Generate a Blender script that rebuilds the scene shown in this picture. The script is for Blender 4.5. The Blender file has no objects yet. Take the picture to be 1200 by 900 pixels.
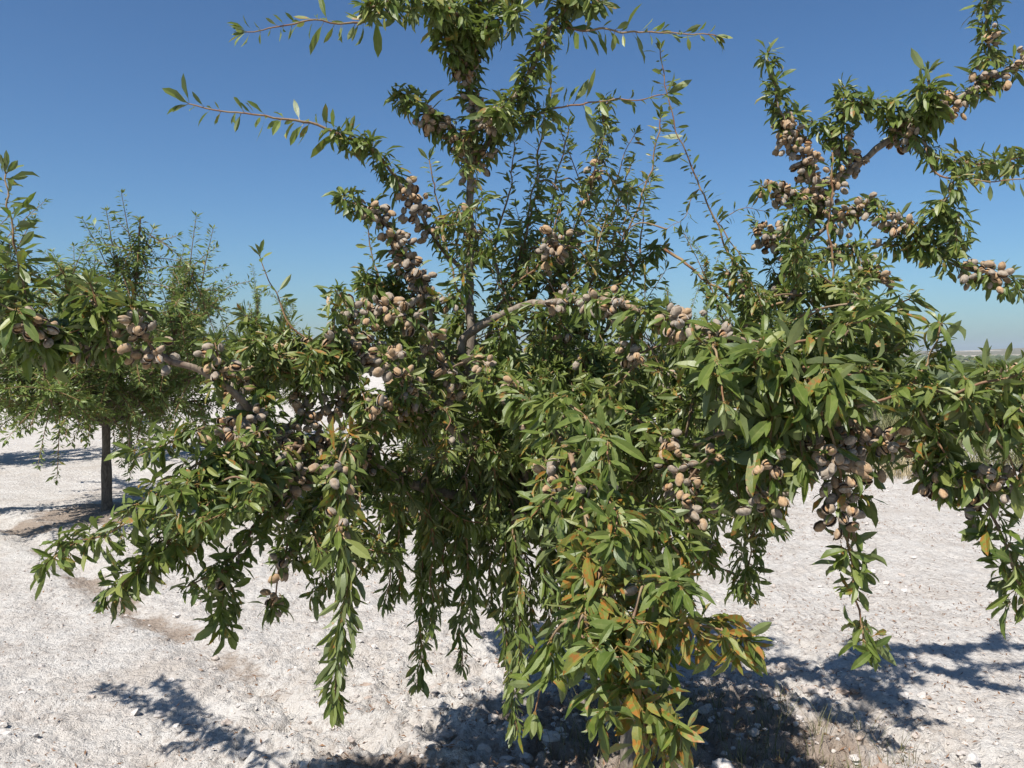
import bpy, math, random
import numpy as np
from mathutils import Vector, kdtree
from mathutils.bvhtree import BVHTree

R = math.radians
SC = bpy.context.scene
COL = SC.collection
rng = np.random.default_rng(11)
random.seed(5)

# ------------------------------------------------------------------ camera
CAM_H = 1.6
FPX = 960.0                     # focal length in pixels of a 1200 x 900 frame
PITCH = math.atan(35 / FPX)
cd = bpy.data.cameras.new("camera")
cd.sensor_fit = 'HORIZONTAL'
cd.sensor_width = 36.0
cd.lens = 36.0 * FPX / 1200
cd.clip_start = 0.05
cd.clip_end = 20000
cam = bpy.data.objects.new("camera", cd)
cam.location = (0, 0, CAM_H)
cam.rotation_euler = (R(90) - PITCH, 0, 0)
COL.objects.link(cam)
SC.camera = cam

# ------------------------------------------------------------------ light
SUN_EL, SUN_AZ = R(57), R(213)          # azimuth of the sun, clockwise from +Y
w = bpy.data.worlds.new("World")
SC.world = w
w.use_nodes = True
nt = w.node_tree
nt.nodes.clear()
sky = nt.nodes.new('ShaderNodeTexSky')
sky.sky_type = 'NISHITA'
sky.sun_disc = False
sky.sun_elevation = SUN_EL
sky.sun_rotation = SUN_AZ
sky.altitude = 0
sky.air_density = 1.0
sky.dust_density = 0.8
sky.ozone_density = 6
bg = nt.nodes.new('ShaderNodeBackground')
bg.inputs[1].default_value = 0.053
wo = nt.nodes.new('ShaderNodeOutputWorld')
# a little deeper blue overhead than the raw sky
gm = nt.nodes.new('ShaderNodeGamma')
gm.inputs[1].default_value = 1.15
tint = nt.nodes.new('ShaderNodeMix')
tint.data_type = 'RGBA'
tint.blend_type = 'MULTIPLY'
tint.inputs[0].default_value = 1.0
tint.inputs[7].default_value = (0.77, 0.94, 1.0, 1)
nt.links.new(sky.outputs[0], gm.inputs[0])
nt.links.new(gm.outputs[0], tint.inputs[6])
nt.links.new(tint.outputs[2], bg.inputs[0])
nt.links.new(bg.outputs[0], wo.inputs[0])
sd = bpy.data.lights.new("sun", 'SUN')
sd.energy = 5.0
sd.angle = R(0.53)
sd.color = (1.0, 0.96, 0.90)
so = bpy.data.objects.new("sun", sd)
dsun = Vector((math.sin(SUN_AZ) * math.cos(SUN_EL), math.cos(SUN_AZ) * math.cos(SUN_EL), math.sin(SUN_EL)))
so.rotation_euler = dsun.to_track_quat('Z', 'Y').to_euler()
COL.objects.link(so)
vs = SC.view_settings
SC.display_settings.display_device = 'sRGB'
vs.view_transform = 'Standard'
vs.look = 'None'
vs.exposure = 0.74
vs.gamma = 1.0
vs.use_curve_mapping = False
SC.cycles.max_bounces = 8
SC.cycles.transparent_max_bounces = 8


# ------------------------------------------------------------------ small helpers
def px(x, y, d):
    """point at distance d (along the view axis) behind pixel x, y of the 1200 x 900 photograph"""
    cx, cz = (x - 600) / FPX * d, -(y - 450) / FPX * d
    c, s = math.cos(PITCH), math.sin(PITCH)
    return np.array((cx, d * c + cz * s, CAM_H + cz * c - d * s))


def to_px(P):
    P = np.asarray(P)
    c, s = math.cos(PITCH), math.sin(PITCH)
    q = P[..., 2] - CAM_H
    d = P[..., 1] * c - q * s
    z = P[..., 1] * s + q * c
    return 600 + P[..., 0] / d * FPX, 450 - z / d * FPX, d


def nrm(v):
    return v / np.maximum(np.linalg.norm(v, axis=-1, keepdims=True), 1e-9)


_H = np.random.default_rng(3).random((256, 256))


def vnoise(x, y):
    xi, yi = np.floor(x).astype(int), np.floor(y).astype(int)
    fx, fy = x - xi, y - yi
    fx, fy = fx * fx * (3 - 2 * fx), fy * fy * (3 - 2 * fy)
    a, b = _H[xi & 255, yi & 255], _H[(xi + 1) & 255, yi & 255]
    c, d = _H[xi & 255, (yi + 1) & 255], _H[(xi + 1) & 255, (yi + 1) & 255]
    return (a * (1 - fx) + b * fx) * (1 - fy) + (c * (1 - fx) + d * fx) * fy


def sstep(a, b, x):
    t = np.clip((x - a) / (b - a), 0, 1)
    return t * t * (3 - 2 * t)


class Buf:
    """collects vertices, faces and per-vertex attributes, then links them as one mesh object"""
    def __init__(s):
        s.v, s.f3, s.f4, s.a, s.b, s.n = [], [], [], [], [], 0

    def add(s, v, quads=None, tris=None, a=None, b=None):
        v = np.asarray(v, float).reshape(-1, 3)
        if quads is not None and len(quads):
            s.f4.append(np.asarray(quads, int).reshape(-1, 4) + s.n)
        if tris is not None and len(tris):
            s.f3.append(np.asarray(tris, int).reshape(-1, 3) + s.n)
        s.v.append(v)
        s.a.append(np.zeros((len(v), 3)) if a is None else np.broadcast_to(np.asarray(a, float), (len(v), 3)))
        s.b.append(np.zeros((len(v), 3)) if b is None else np.broadcast_to(np.asarray(b, float), (len(v), 3)))
        s.n += len(v)

    def mesh(s, name, mats, smooth=True):
        v = np.concatenate(s.v)
        f4 = np.concatenate(s.f4) if s.f4 else np.zeros((0, 4), int)
        f3 = np.concatenate(s.f3) if s.f3 else np.zeros((0, 3), int)
        me = bpy.data.meshes.new(name)
        me.vertices.add(len(v))
        me.vertices.foreach_set('co', v.ravel())
        loops = np.concatenate([f4.ravel(), f3.ravel()])
        tot = np.concatenate([np.full(len(f4), 4), np.full(len(f3), 3)])
        st = np.concatenate([[0], np.cumsum(tot)[:-1]])
        me.loops.add(len(loops))
        me.loops.foreach_set('vertex_index', loops.astype(np.int32))
        me.polygons.add(len(tot))
        me.polygons.foreach_set('loop_start', st.astype(np.int32))
        me.polygons.foreach_set('use_smooth', np.full(len(tot), smooth))
        for nm, src in (('va', s.a), ('vb', s.b)):
            at = me.attributes.new(nm, 'FLOAT_VECTOR', 'POINT')
            at.data.foreach_set('vector', np.concatenate(src).ravel())
        for m in (mats if isinstance(mats, (list, tuple)) else [mats]):
            me.materials.append(m)
        me.update(calc_edges=True)
        me.validate()
        return me


def link(name, me, parent=None, loc=None):
    o = bpy.data.objects.new(name, me)
    COL.objects.link(o)
    if parent is not None:
        o.parent = parent
    if loc is not None:
        o.location = loc
    return o


def tag(o, label=None, cat=None, group=None, kind=None):
    if label: o['label'] = label
    if cat: o['category'] = cat
    if group: o['group'] = group
    if kind: o['kind'] = kind
    return o


# ------------------------------------------------------------------ materials
class N:
    def __init__(s, name):
        s.m = bpy.data.materials.new(name)
        s.m.use_nodes = True
        s.t = s.m.node_tree
        s.t.nodes.clear()
        s.out = s.t.nodes.new('ShaderNodeOutputMaterial')

    def n(s, typ, ins=None, **kw):
        nd = s.t.nodes.new(typ)
        for k, v in kw.items():
            setattr(nd, k, v)
        for k, v in (ins or {}).items():
            s.set(nd.inputs[k], v)
        return nd

    def set(s, inp, v):
        if hasattr(v, 'links') or isinstance(v, bpy.types.NodeSocket):
            s.t.links.new(v, inp)
        else:
            inp.default_value = v

    def mix(s, f, a, b, mode='MIX'):
        nd = s.t.nodes.new('ShaderNodeMix')
        nd.data_type = 'RGBA'
        nd.blend_type = mode
        s.set(nd.inputs[0], f)
        for i, v in ((6, a), (7, b)):
            s.set(nd.inputs[i], v if isinstance(v, bpy.types.NodeSocket) else (*v, 1) if len(v) == 3 else v)
        return nd.outputs[2]

    def math(s, op, a, b=0.0, c=0.0, clamp=False):
        nd = s.t.nodes.new('ShaderNodeMath')
        nd.operation = op
        nd.use_clamp = clamp
        s.set(nd.inputs[0], a); s.set(nd.inputs[1], b); s.set(nd.inputs[2], c)
        return nd.outputs[0]

    def noise(s, vec, scale, detail=4, rough=0.55):
        nd = s.n('ShaderNodeTexNoise', {'Scale': scale, 'Detail': detail, 'Roughness': rough})
        if vec is not None: s.t.links.new(vec, nd.inputs['Vector'])
        return nd.outputs[0]

    def ramp(s, f, lo, hi):
        nd = s.n('ShaderNodeMapRange', {0: f, 1: lo, 2: hi}, interpolation_type='SMOOTHSTEP')
        return nd.outputs[0]

    def pos(s):
        return s.n('ShaderNodeNewGeometry').outputs['Position']

    def attr(s, name):
        a = s.n('ShaderNodeAttribute', attribute_name=name, attribute_type='GEOMETRY')
        x = s.n('ShaderNodeSeparateXYZ', {0: a.outputs['Vector']})
        return x.outputs

    def bump(s, h, strength, dist):
        return s.n('ShaderNodeBump', {'Strength': strength, 'Distance': dist, 'Height': h}).outputs[0]

    def pbr(s, col, rough=0.8, spec=0.3, normal=None):
        b = s.n('ShaderNodeBsdfPrincipled', {'Base Color': col if isinstance(col, bpy.types.NodeSocket) else (*col, 1),
                                             'Roughness': rough, 'Specular IOR Level': spec})
        if normal is not None: s.t.links.new(normal, b.inputs['Normal'])
        return b

    def done(s, sh):
        s.t.links.new(sh, s.out.inputs[0])
        return s.m


def leaf_mat(name, dark, mid, light, back, rust=(0.30, 0.115, 0.022), trans=0.30, tcol=(0.20, 0.28, 0.03)):
    g = N(name)
    rnd, sick, t = g.attr('va')
    edge, vein, _ = g.attr('vb')
    c = g.mix(g.ramp(rnd, 0.0, 0.55), dark, mid)
    c = g.mix(g.ramp(rnd, 0.6, 1.0), c, light)
    p = g.pos()
    n1 = g.noise(p, 55, 3)
    c = g.mix(g.math('MULTIPLY', g.ramp(n1, 0.45, 0.7), 0.35), c, light)
    back_c = g.mix(0.35, back, c)
    # rust and yellowing on ageing leaves
    sp = g.noise(p, 38, 4, 0.6)
    yl = g.ramp(g.math('ADD', g.math('MULTIPLY', sick, 0.45), sp), 0.74, 1.02)
    sp2 = g.noise(p, 80, 3, 0.6)
    ru = g.ramp(g.math('ADD', g.math('MULTIPLY', sick, 0.38), sp2), 0.83, 0.95)
    geo = g.n('ShaderNodeNewGeometry')
    c = g.mix(geo.outputs['Backfacing'], c, back_c)
    c = g.mix(g.math('MULTIPLY', yl, 0.8), c, (0.21, 0.19, 0.035))
    c = g.mix(g.math('MULTIPLY', ru, 0.9), c, rust)
    # pale midrib, reddish leaf stalk
    c = g.mix(g.math('MULTIPLY', g.ramp(edge, 0.16, 0.0), 0.45), c, (0.20, 0.22, 0.07))
    c = g.mix(vein, c, (0.22, 0.13, 0.035))
    b = g.pbr(c, g.math('ADD', 0.34, g.math('MULTIPLY', n1, 0.25)), 0.5, g.bump(g.noise(p, 210, 2), 0.25, 0.002))
    tc = g.mix(0.65, c, tcol)
    tr = g.n('ShaderNodeBsdfTranslucent', {'Color': tc})
    mx = g.n('ShaderNodeMixShader', {0: trans})
    g.t.links.new(b.outputs[0], mx.inputs[1])
    g.t.links.new(tr.outputs[0], mx.inputs[2])
    return g.done(mx.outputs[0])


M_LEAF = leaf_mat('almond_leaf', (0.048, 0.082, 0.014), (0.112, 0.152, 0.028), (0.215, 0.232, 0.064), (0.165, 0.192, 0.088))
M_LEAF_FAR = leaf_mat('orchard_leaf', (0.075, 0.118, 0.026), (0.135, 0.190, 0.044), (0.195, 0.230, 0.060), (0.160, 0.195, 0.080))


def bark_mat(name='almond_bark', k=1.0):
    g = N(name)
    young, rnd, _ = g.attr('va')
    p = g.pos()
    mp = g.n('ShaderNodeMapping', {'Vector': p, 'Scale': (1, 1, 0.35)})
    n1 = g.noise(mp.outputs[0], 60, 6, 0.65)
    n2 = g.noise(p, 14, 3)
    old = g.mix(g.ramp(n1, 0.3, 0.7), (0.10 * k, 0.080 * k, 0.062 * k), (0.27 * k, 0.23 * k, 0.18 * k))
    old = g.mix(g.math('MULTIPLY', g.ramp(n2, 0.5, 0.75), 0.5), old, (0.33 * k, 0.28 * k, 0.23 * k))
    yc = g.mix(g.ramp(n2, 0.35, 0.65), (0.19, 0.085, 0.040), (0.25, 0.17, 0.085))
    c = g.mix(young, old, yc)
    return g.done(g.pbr(c, 0.8, 0.25, g.bump(n1, 0.7, 0.006)).outputs[0])


M_BARK = bark_mat()
M_BARK_DARK = bark_mat('orchard_bark', .5)


def hull_mat():
    g = N('almond_hull')
    rnd, gap, shell = g.attr('va')
    tc = g.n('ShaderNodeTexCoord').outputs['Object']
    n1 = g.noise(tc, 110, 5, 0.6)
    n2 = g.noise(tc, 35, 3)
    tan = g.mix(g.ramp(n1, 0.3, 0.7), (0.265, 0.168, 0.092), (0.38, 0.262, 0.155))
    grey = g.mix(g.ramp(n1, 0.3, 0.7), (0.185, 0.148, 0.112), (0.32, 0.272, 0.218))
    c = g.mix(g.ramp(g.math('ADD', rnd, g.math('MULTIPLY', g.math('SUBTRACT', n2, 0.5), 0.9)), 0.48, 0.98), tan, grey)
    c = g.mix(g.math('MULTIPLY', g.ramp(n2, 0.55, 0.75), 0.35), c, (0.13, 0.085, 0.06))
    c = g.mix(gap, c, (0.10, 0.055, 0.030))
    c = g.mix(shell, c, g.mix(g.ramp(n1, 0.4, 0.6), (0.25, 0.13, 0.06), (0.40, 0.25, 0.13)))
    b = g.pbr(c, 0.9, 0.15, g.bump(n1, 0.35, 0.003))
    b.inputs['Sheen Weight'].default_value = 0.35
    b.inputs['Sheen Roughness'].default_value = 0.4
    return g.done(b.outputs[0])


M_HULL = hull_mat()


def ground_mat():
    g = N('chalk_soil')
    low, brown, far = g.attr('va')
    p = g.pos()
    n0 = g.noise(p, 0.9, 5, 0.6)
    n1 = g.noise(p, 4.5, 6, 0.65)
    n2 = g.noise(p, 26, 5, 0.7)
    n3 = g.noise(p, 75, 4, 0.7)
    nm = g.noise(p, 2.2, 4, 0.6)
    c = g.mix(g.ramp(n1, 0.35, 0.70), (0.538, 0.510, 0.474), (0.468, 0.428, 0.386))
    c = g.mix(g.math('MULTIPLY', g.ramp(n2, 0.47, 0.64), g.math('ADD', 0.22, g.math('MULTIPLY', g.ramp(nm, 0.38, 0.62), 0.58))), c, (0.360, 0.318, 0.282))
    c = g.mix(g.math('MULTIPLY', g.ramp(n3, 0.56, 0.66), g.math('ADD', 0.08, g.math('MULTIPLY', g.ramp(nm, 0.40, 0.62), 0.62))), c, (0.200, 0.160, 0.128))  # dark specks: tiny shadows of the soil relief put into the colour
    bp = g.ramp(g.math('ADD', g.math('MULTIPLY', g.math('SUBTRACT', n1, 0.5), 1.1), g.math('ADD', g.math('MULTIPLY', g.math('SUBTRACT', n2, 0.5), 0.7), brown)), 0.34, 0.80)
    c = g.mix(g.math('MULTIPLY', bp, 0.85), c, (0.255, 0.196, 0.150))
    c = g.mix(g.math('MULTIPLY', g.ramp(n0, 0.52, 0.70), 0.45), c, (0.38, 0.325, 0.272))
    # beyond the orchard edge the plain is dull green scrub with pale fields
    nf = g.noise(g.n('ShaderNodeMapping', {'Vector': p, 'Scale': (0.010, 0.03, 0.01)}).outputs[0], 1.0, 5, 0.6)
    fc = g.mix(g.ramp(nf, 0.40, 0.60), (0.085, 0.105, 0.050), (0.20, 0.185, 0.105))
    fc = g.mix(g.ramp(nf, 0.60, 0.68), fc, (0.42, 0.37, 0.30))
    c = g.mix(far, c, fc)
    h = g.math('ADD', g.math('MULTIPLY', n2, 1.0), g.math('MULTIPLY', n3, 0.22))
    return g.done(g.pbr(c, 0.95, 0.1, g.bump(h, 0.9, 0.05)).outputs[0])


def stone_mat():
    g = N('chalk_clod')
    rnd, br, _ = g.attr('va')
    p = g.pos()
    n2 = g.noise(p, 70, 5, 0.65)
    c = g.mix(rnd, (0.48, 0.455, 0.43), (0.36, 0.312, 0.276))
    c = g.mix(br, c, (0.27, 0.195, 0.145))
    c = g.mix(g.math('MULTIPLY', g.ramp(n2, 0.45, 0.7), 0.4), c, (0.40, 0.32, 0.26))
    return g.done(g.pbr(c, 0.95, 0.1, g.bump(n2, 0.6, 0.01)).outputs[0])


def plain_attr_mat(name, a, b, rough=0.85, trans=0.0):
    g = N(name)
    rnd, _, _ = g.attr('va')
    n = g.noise(g.pos(), 30, 3)
    c = g.mix(g.math('ADD', g.math('MULTIPLY', rnd, 0.8), g.math('MULTIPLY', n, 0.3), clamp=True), a, b)
    sh = g.pbr(c, rough, 0.2)
    if trans:
        tr = g.n('ShaderNodeBsdfTranslucent', {'Color': c})
        mx = g.n('ShaderNodeMixShader', {0: trans})
        g.t.links.new(sh.outputs[0], mx.inputs[1]); g.t.links.new(tr.outputs[0], mx.inputs[2])
        return g.done(mx.outputs[0])
    return g.done(sh.outputs[0])


M_GROUND = ground_mat()
M_STONE = stone_mat()
M_LITTER = plain_attr_mat('dry_leaf_litter', (0.105, 0.055, 0.032), (0.26, 0.15, 0.085), 0.8, 0.1)
M_STRAW = plain_attr_mat('dry_straw', (0.30, 0.24, 0.13), (0.55, 0.46, 0.29), 0.7, 0.2)
M_WEED = plain_attr_mat('dull_weed', (0.075, 0.09, 0.035), (0.21, 0.19, 0.09), 0.8, 0.2)


def hill_mat():
    g = N('hill_scrub')
    p = g.pos()
    mp = g.n('ShaderNodeMapping', {'Vector': p, 'Scale': (0.003, 0.003, 0.06)}).outputs[0]
    n = g.noise(mp, 1.0, 6, 0.65)
    n2 = g.noise(g.n('ShaderNodeMapping', {'Vector': p, 'Scale': (0.03, 0.03, 0.2)}).outputs[0], 1.0, 5, 0.7)
    c = g.mix(g.ramp(n2, 0.4, 0.65), (0.10, 0.10, 0.06), (0.20, 0.165, 0.11))
    c = g.mix(g.ramp(n, 0.52, 0.62), c, (0.46, 0.40, 0.33))
    return g.done(g.pbr(c, 0.95, 0.1).outputs[0])


# ------------------------------------------------------------------ ground
TRUNK_XY = px(745, 900, 3.17)[:2]


def far_drop(x, y):
    return -3.2 * sstep(15, 55, y + 0.25 * np.abs(x)) * sstep(-0.2, 0.25, x / np.maximum(y, 1)) \
           - 1.6 * sstep(60, 400, np.hypot(x, y))


def ground_z(x, y):
    x = np.asarray(x, float); y = np.asarray(y, float)
    r = np.hypot(x, y)
    near = sstep(40, 14, r)
    d = np.hypot(x - TRUNK_XY[0], y - TRUNK_XY[1])
    tilled = 0.45 + 1.25 * sstep(2.4, 0.3, d + 0.9 * (vnoise(x * .9 + 9, y * .9) - .5))
    z = 0.055 * (vnoise(x * 0.8 + 3, y * 0.8 + 7) - 0.5)
    a = vnoise(x * 5.1, y * 5.1); b = vnoise(x * 11.3 + 31, y * 11.3 + 5); c = vnoise(x * 25 + 11, y * 25 + 70)
    e = vnoise(x * 52 + 1, y * 52 + 33)
    lump = np.abs(2 * b - 1)
    z = z + near * tilled * (0.040 * (a - .5) + 0.036 * (0.55 - lump) + 0.030 * (c - .5) + 0.024 * (e - .5))
    # an old wheel rut running away to the left
    for off in (0.0, 1.75):
        u = ((x + 1.04 + off) + (y - 3.7) * 0.94) / 1.37 + 0.08 * (vnoise(y * 1.3, y * 0.0 + 2) - .5)
        z = z - near * 0.024 * np.exp(-(u / 0.11) ** 2) + near * 0.016 * np.exp(-((np.abs(u) - 0.2) / 0.09) ** 2)
    d2 = np.hypot(x + 4.03, y - 8.1)
    z = z + near * 0.025 * sstep(1.1, 0.2, d2) * (0.4 + vnoise(x * 4, y * 4))
    return z + far_drop(x, y)


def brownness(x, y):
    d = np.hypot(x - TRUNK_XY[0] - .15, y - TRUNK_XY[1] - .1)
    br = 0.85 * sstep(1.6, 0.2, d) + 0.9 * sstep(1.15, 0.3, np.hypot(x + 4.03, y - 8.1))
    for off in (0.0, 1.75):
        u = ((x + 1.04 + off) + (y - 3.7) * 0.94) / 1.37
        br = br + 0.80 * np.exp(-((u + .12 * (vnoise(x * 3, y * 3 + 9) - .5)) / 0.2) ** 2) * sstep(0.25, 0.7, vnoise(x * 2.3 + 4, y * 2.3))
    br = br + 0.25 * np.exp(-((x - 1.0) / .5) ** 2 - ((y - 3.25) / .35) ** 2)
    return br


def axis(core0, core1, step, grow, far):
    mid = np.arange(core0, core1, step)
    out, s = [], step
    v = core1
    while v < far:
        out.append(v); s *= grow; v += s
    lo, s, v = [], step, core0 - step
    while v > -far:
        lo.append(v); s *= grow; v -= s
    return np.concatenate([np.array(lo[::-1]), mid, np.array(out)])


gx = axis(-3.0, 3.6, 0.0145, 1.035, 6000)
ys, v = [], 2.3
while v < 14:
    ys.append(v); v *= 1.0050
while v < 6000:
    ys.append(v); v *= 1.04
lo, v, s = [], 2.3, 0.03
while v > -400:
    s *= 1.25; v -= s; lo.append(v)
gy = np.concatenate([np.array(lo[::-1]), np.array(ys)])
X, Y = np.meshgrid(gx, gy)
Z = ground_z(X, Y)
nx, ny = len(gx), len(gy)
idx = np.arange(nx * ny).reshape(ny, nx)
q = np.stack([idx[:-1, :-1], idx[:-1, 1:], idx[1:, 1:], idx[1:, :-1]], -1).reshape(-1, 4)
RR = np.hypot(X, Y)
farm = np.maximum(sstep(13, 22, Y + 2.5 * (vnoise(X * .3, Y * .3) - .5)) * sstep(0.2, 0.5, X / np.maximum(Y, 1)), sstep(60, 130, RR))
b = Buf()
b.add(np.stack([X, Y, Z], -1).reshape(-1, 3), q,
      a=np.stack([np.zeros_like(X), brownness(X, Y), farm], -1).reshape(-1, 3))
tag(link('ground', b.mesh('ground', M_GROUND)), kind='structure')

# far hills on the horizon: a real range with depth
b = Buf()
th = np.linspace(R(-75), R(75), 240)
rows = []
for k, rr in enumerate(np.linspace(1700, 4200, 22)):
    f = math.sin(math.pi * k / 21) ** 0.8
    pxx = 600 + np.tan(th) * FPX
    env = 16 + 12 * sstep(1120, 1330, pxx) + 26 * np.exp(-((pxx - 720) / 90) ** 2) + 12 * np.exp(-((pxx - 330) / 160) ** 2)
    hgt = -5.5 + f * env * (0.55 + 0.75 * vnoise(th * 9 + 40, np.full_like(th, k * 0.33))) + 4 * f * vnoise(th * 40, np.full_like(th, k * .8))
    rows.append(np.stack([rr * np.sin(th), rr * np.cos(th), hgt], -1))
H = np.array(rows)
i2 = np.arange(22 * 240).reshape(22, 240)
b.add(H.reshape(-1, 3), np.stack([i2[:-1, :-1], i2[1:, :-1], i2[1:, 1:], i2[:-1, 1:]], -1).reshape(-1, 4))
tag(link('hills', b.mesh('hills', hill_mat())), kind='structure')


# ------------------------------------------------------------------ leaves (vectorised)
def leaf_template(st):
    st = np.asarray(st)
    prof = np.interp(st, [0, .1, .28, .45, .65, .82, .93, 1.0], [.05, .40, .84, 1.0, .94, .66, .34, .015])
    ns = len(st)
    cols = []                     # (station index, side, edge)
    for sgn in (1, -1):
        for k in range(ns):
            cols.append((k, 0.0)); cols.append((k, float(sgn)))
    quads = []
    for h in range(2):
        o = h * 2 * ns
        for k in range(ns - 1):
            a0, a1, b0, b1 = o + 2 * k, o + 2 * k + 1, o + 2 * k + 2, o + 2 * k + 3
            quads.append((a0, b0, b1, a1) if h else (a0, a1, b1, b0))
    n0 = 4 * ns
    quads.append((n0, n0 + 1, n0 + 3, n0 + 2))
    return st, prof, np.array([c[0] for c in cols]), np.array([c[1] for c in cols]), np.array(quads)


T_FINE = leaf_template([0, .1, .25, .42, .6, .78, .9, 1.0])
T_MID = leaf_template([0, .16, .42, .72, 1.0])
T_LOW = leaf_template([0, .45, 1.0])


def add_leaves(buf, P, D, Nn, L, W, curl, fold, rnd, sick, tmpl, petiole=0.16):
    """P base, D direction, Nn upper side; all (n,3) or (n,)"""
    if len(P) == 0: return
    st, prof, ki, side, quads = tmpl
    n = len(P)
    D = nrm(D)
    Nn = nrm(Nn - (Nn * D).sum(-1, keepdims=True) * D)
    B = np.cross(D, Nn)
    pl = petiole * L
    base = P + D * pl[:, None]
    # spine: bends away from the upper side
    ts = np.linspace(0, 1, 17)
    ang = -curl[:, None] * ts[None]
    cx = np.concatenate([np.zeros((n, 1)), np.cumsum((np.cos(ang[:, 1:]) + np.cos(ang[:, :-1])) / 2, 1) / 16], 1)
    cz = np.concatenate([np.zeros((n, 1)), np.cumsum((np.sin(ang[:, 1:]) + np.sin(ang[:, :-1])) / 2, 1) / 16], 1)
    si = np.clip((st * 16).round().astype(int), 0, 16)
    sx, sz, sa = cx[:, si], cz[:, si], ang[:, si]
    sp = base[:, None] + L[:, None, None] * (sx[..., None] * D[:, None] + sz[..., None] * Nn[:, None])
    ln = -np.sin(sa)[..., None] * D[:, None] + np.cos(sa)[..., None] * Nn[:, None]
    hw = W[:, None] * prof[None] * 0.5
    wav = 0.16 * np.sin(st[None] * (9 + 5 * rnd[:, None]) + 6.28 * rnd[:, None] * 3)
    V = sp[:, ki] + side[None, :, None] * (hw * np.cos(fold)[:, None])[:, ki][..., None] * B[:, None] \
        + np.abs(side)[None, :, None] * (hw * (np.sin(fold)[:, None] + wav))[:, ki][..., None] * ln[:, ki]
    pw = 0.0011 + 0 * L
    pet = np.stack([P - B * pw[:, None], P + B * pw[:, None], base - B * pw[:, None], base + B * pw[:, None]], 1)
    V = np.concatenate([V, pet], 1)
    nv = V.shape[1]
    F = (quads[None] + (np.arange(n) * nv)[:, None, None]).reshape(-1, 4)
    tt = np.concatenate([st[ki], np.zeros(4)])
    ed = np.concatenate([np.abs(side), np.ones(4)])
    ve = np.concatenate([np.zeros(len(ki)), np.ones(4)])
    A = np.stack([np.repeat(rnd, nv), np.repeat(sick, nv), np.tile(tt, n)], -1)
    E = np.stack([np.tile(ed, n), np.tile(ve, n), np.zeros(n * nv)], -1)
    buf.add(V.reshape(-1, 3), F, a=A, b=E)


def ortho(d):
    d = nrm(d)
    ref = np.where(np.abs(d[..., 2:3]) > 0.9, np.array((1.0, 0, 0)), np.array((0, 0, 1.0)))
    u = nrm(np.cross(d, ref))
    return u, np.cross(d, u)


UP = np.array((0, 0, 1.0))


# ------------------------------------------------------------------ branches
def spline(pts, step=0.012):
    pts = np.asarray(pts, float)
    P = np.vstack([2 * pts[0] - pts[1], pts, 2 * pts[-1] - pts[-2]])
    out = []
    for i in range(1, len(P) - 2):
        n = max(2, int(np.linalg.norm(P[i + 1] - P[i]) / step))
        t = (np.arange(n) / n)[:, None]
        a, b_, c, d = P[i - 1], P[i], P[i + 1], P[i + 2]
        out.append(0.5 * (2 * b_ + (c - a) * t + (2 * a - 5 * b_ + 4 * c - d) * t ** 2 + (3 * b_ - a - 3 * c + d) * t ** 3))
    out.append(pts[-1:])
    return np.vstack(out)


def add_tube(buf, pts, r0, r1, sides=7, young=(0, 0), power=1.0, knob=0.0):
    n = len(pts)
    if n > 60 and sides < 8: pts = pts[::2] if n % 2 else np.vstack([pts[::2], pts[-1:]])
    n = len(pts)
    T = nrm(np.gradient(pts, axis=0))
    u, _ = ortho(T[:1]); u = u[0]
    U = np.zeros_like(pts)
    for i in range(n):
        u = u - T[i] * (u @ T[i]); u /= np.linalg.norm(u); U[i] = u
    Wv = np.cross(T, U)
    t = np.linspace(0, 1, n)
    r = r0 + (r1 - r0) * t ** power
    if knob: r = r * (1 + knob * (vnoise(np.arange(n) * 0.23 + r0 * 999, np.full(n, 3.3)) - .5))
    an = np.arange(sides) / sides * 2 * math.pi
    ring = U[:, None] * np.cos(an)[None, :, None] + Wv[:, None] * np.sin(an)[None, :, None]
    V = pts[:, None] + r[:, None, None] * ring
    i = np.arange(n * sides).reshape(n, sides)
    j = np.roll(i, -1, 1)
    F = np.stack([i[:-1], j[:-1], j[1:], i[1:]], -1).reshape(-1, 4)
    yg = young[0] + (young[1] - young[0]) * t
    A = np.stack([np.repeat(yg, sides), np.full(n * sides, r0 * 17 % 1), np.zeros(n * sides)], -1)
    buf.add(V.reshape(-1, 3), F, a=A)
    k = buf.n
    buf.add(np.vstack([V[-1], pts[-1:] + T[-1:] * r[-1] * 1.5]), tris=[(a, (a + 1) % sides, sides) for a in range(sides)], a=(yg[-1], 0, 0))


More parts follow.
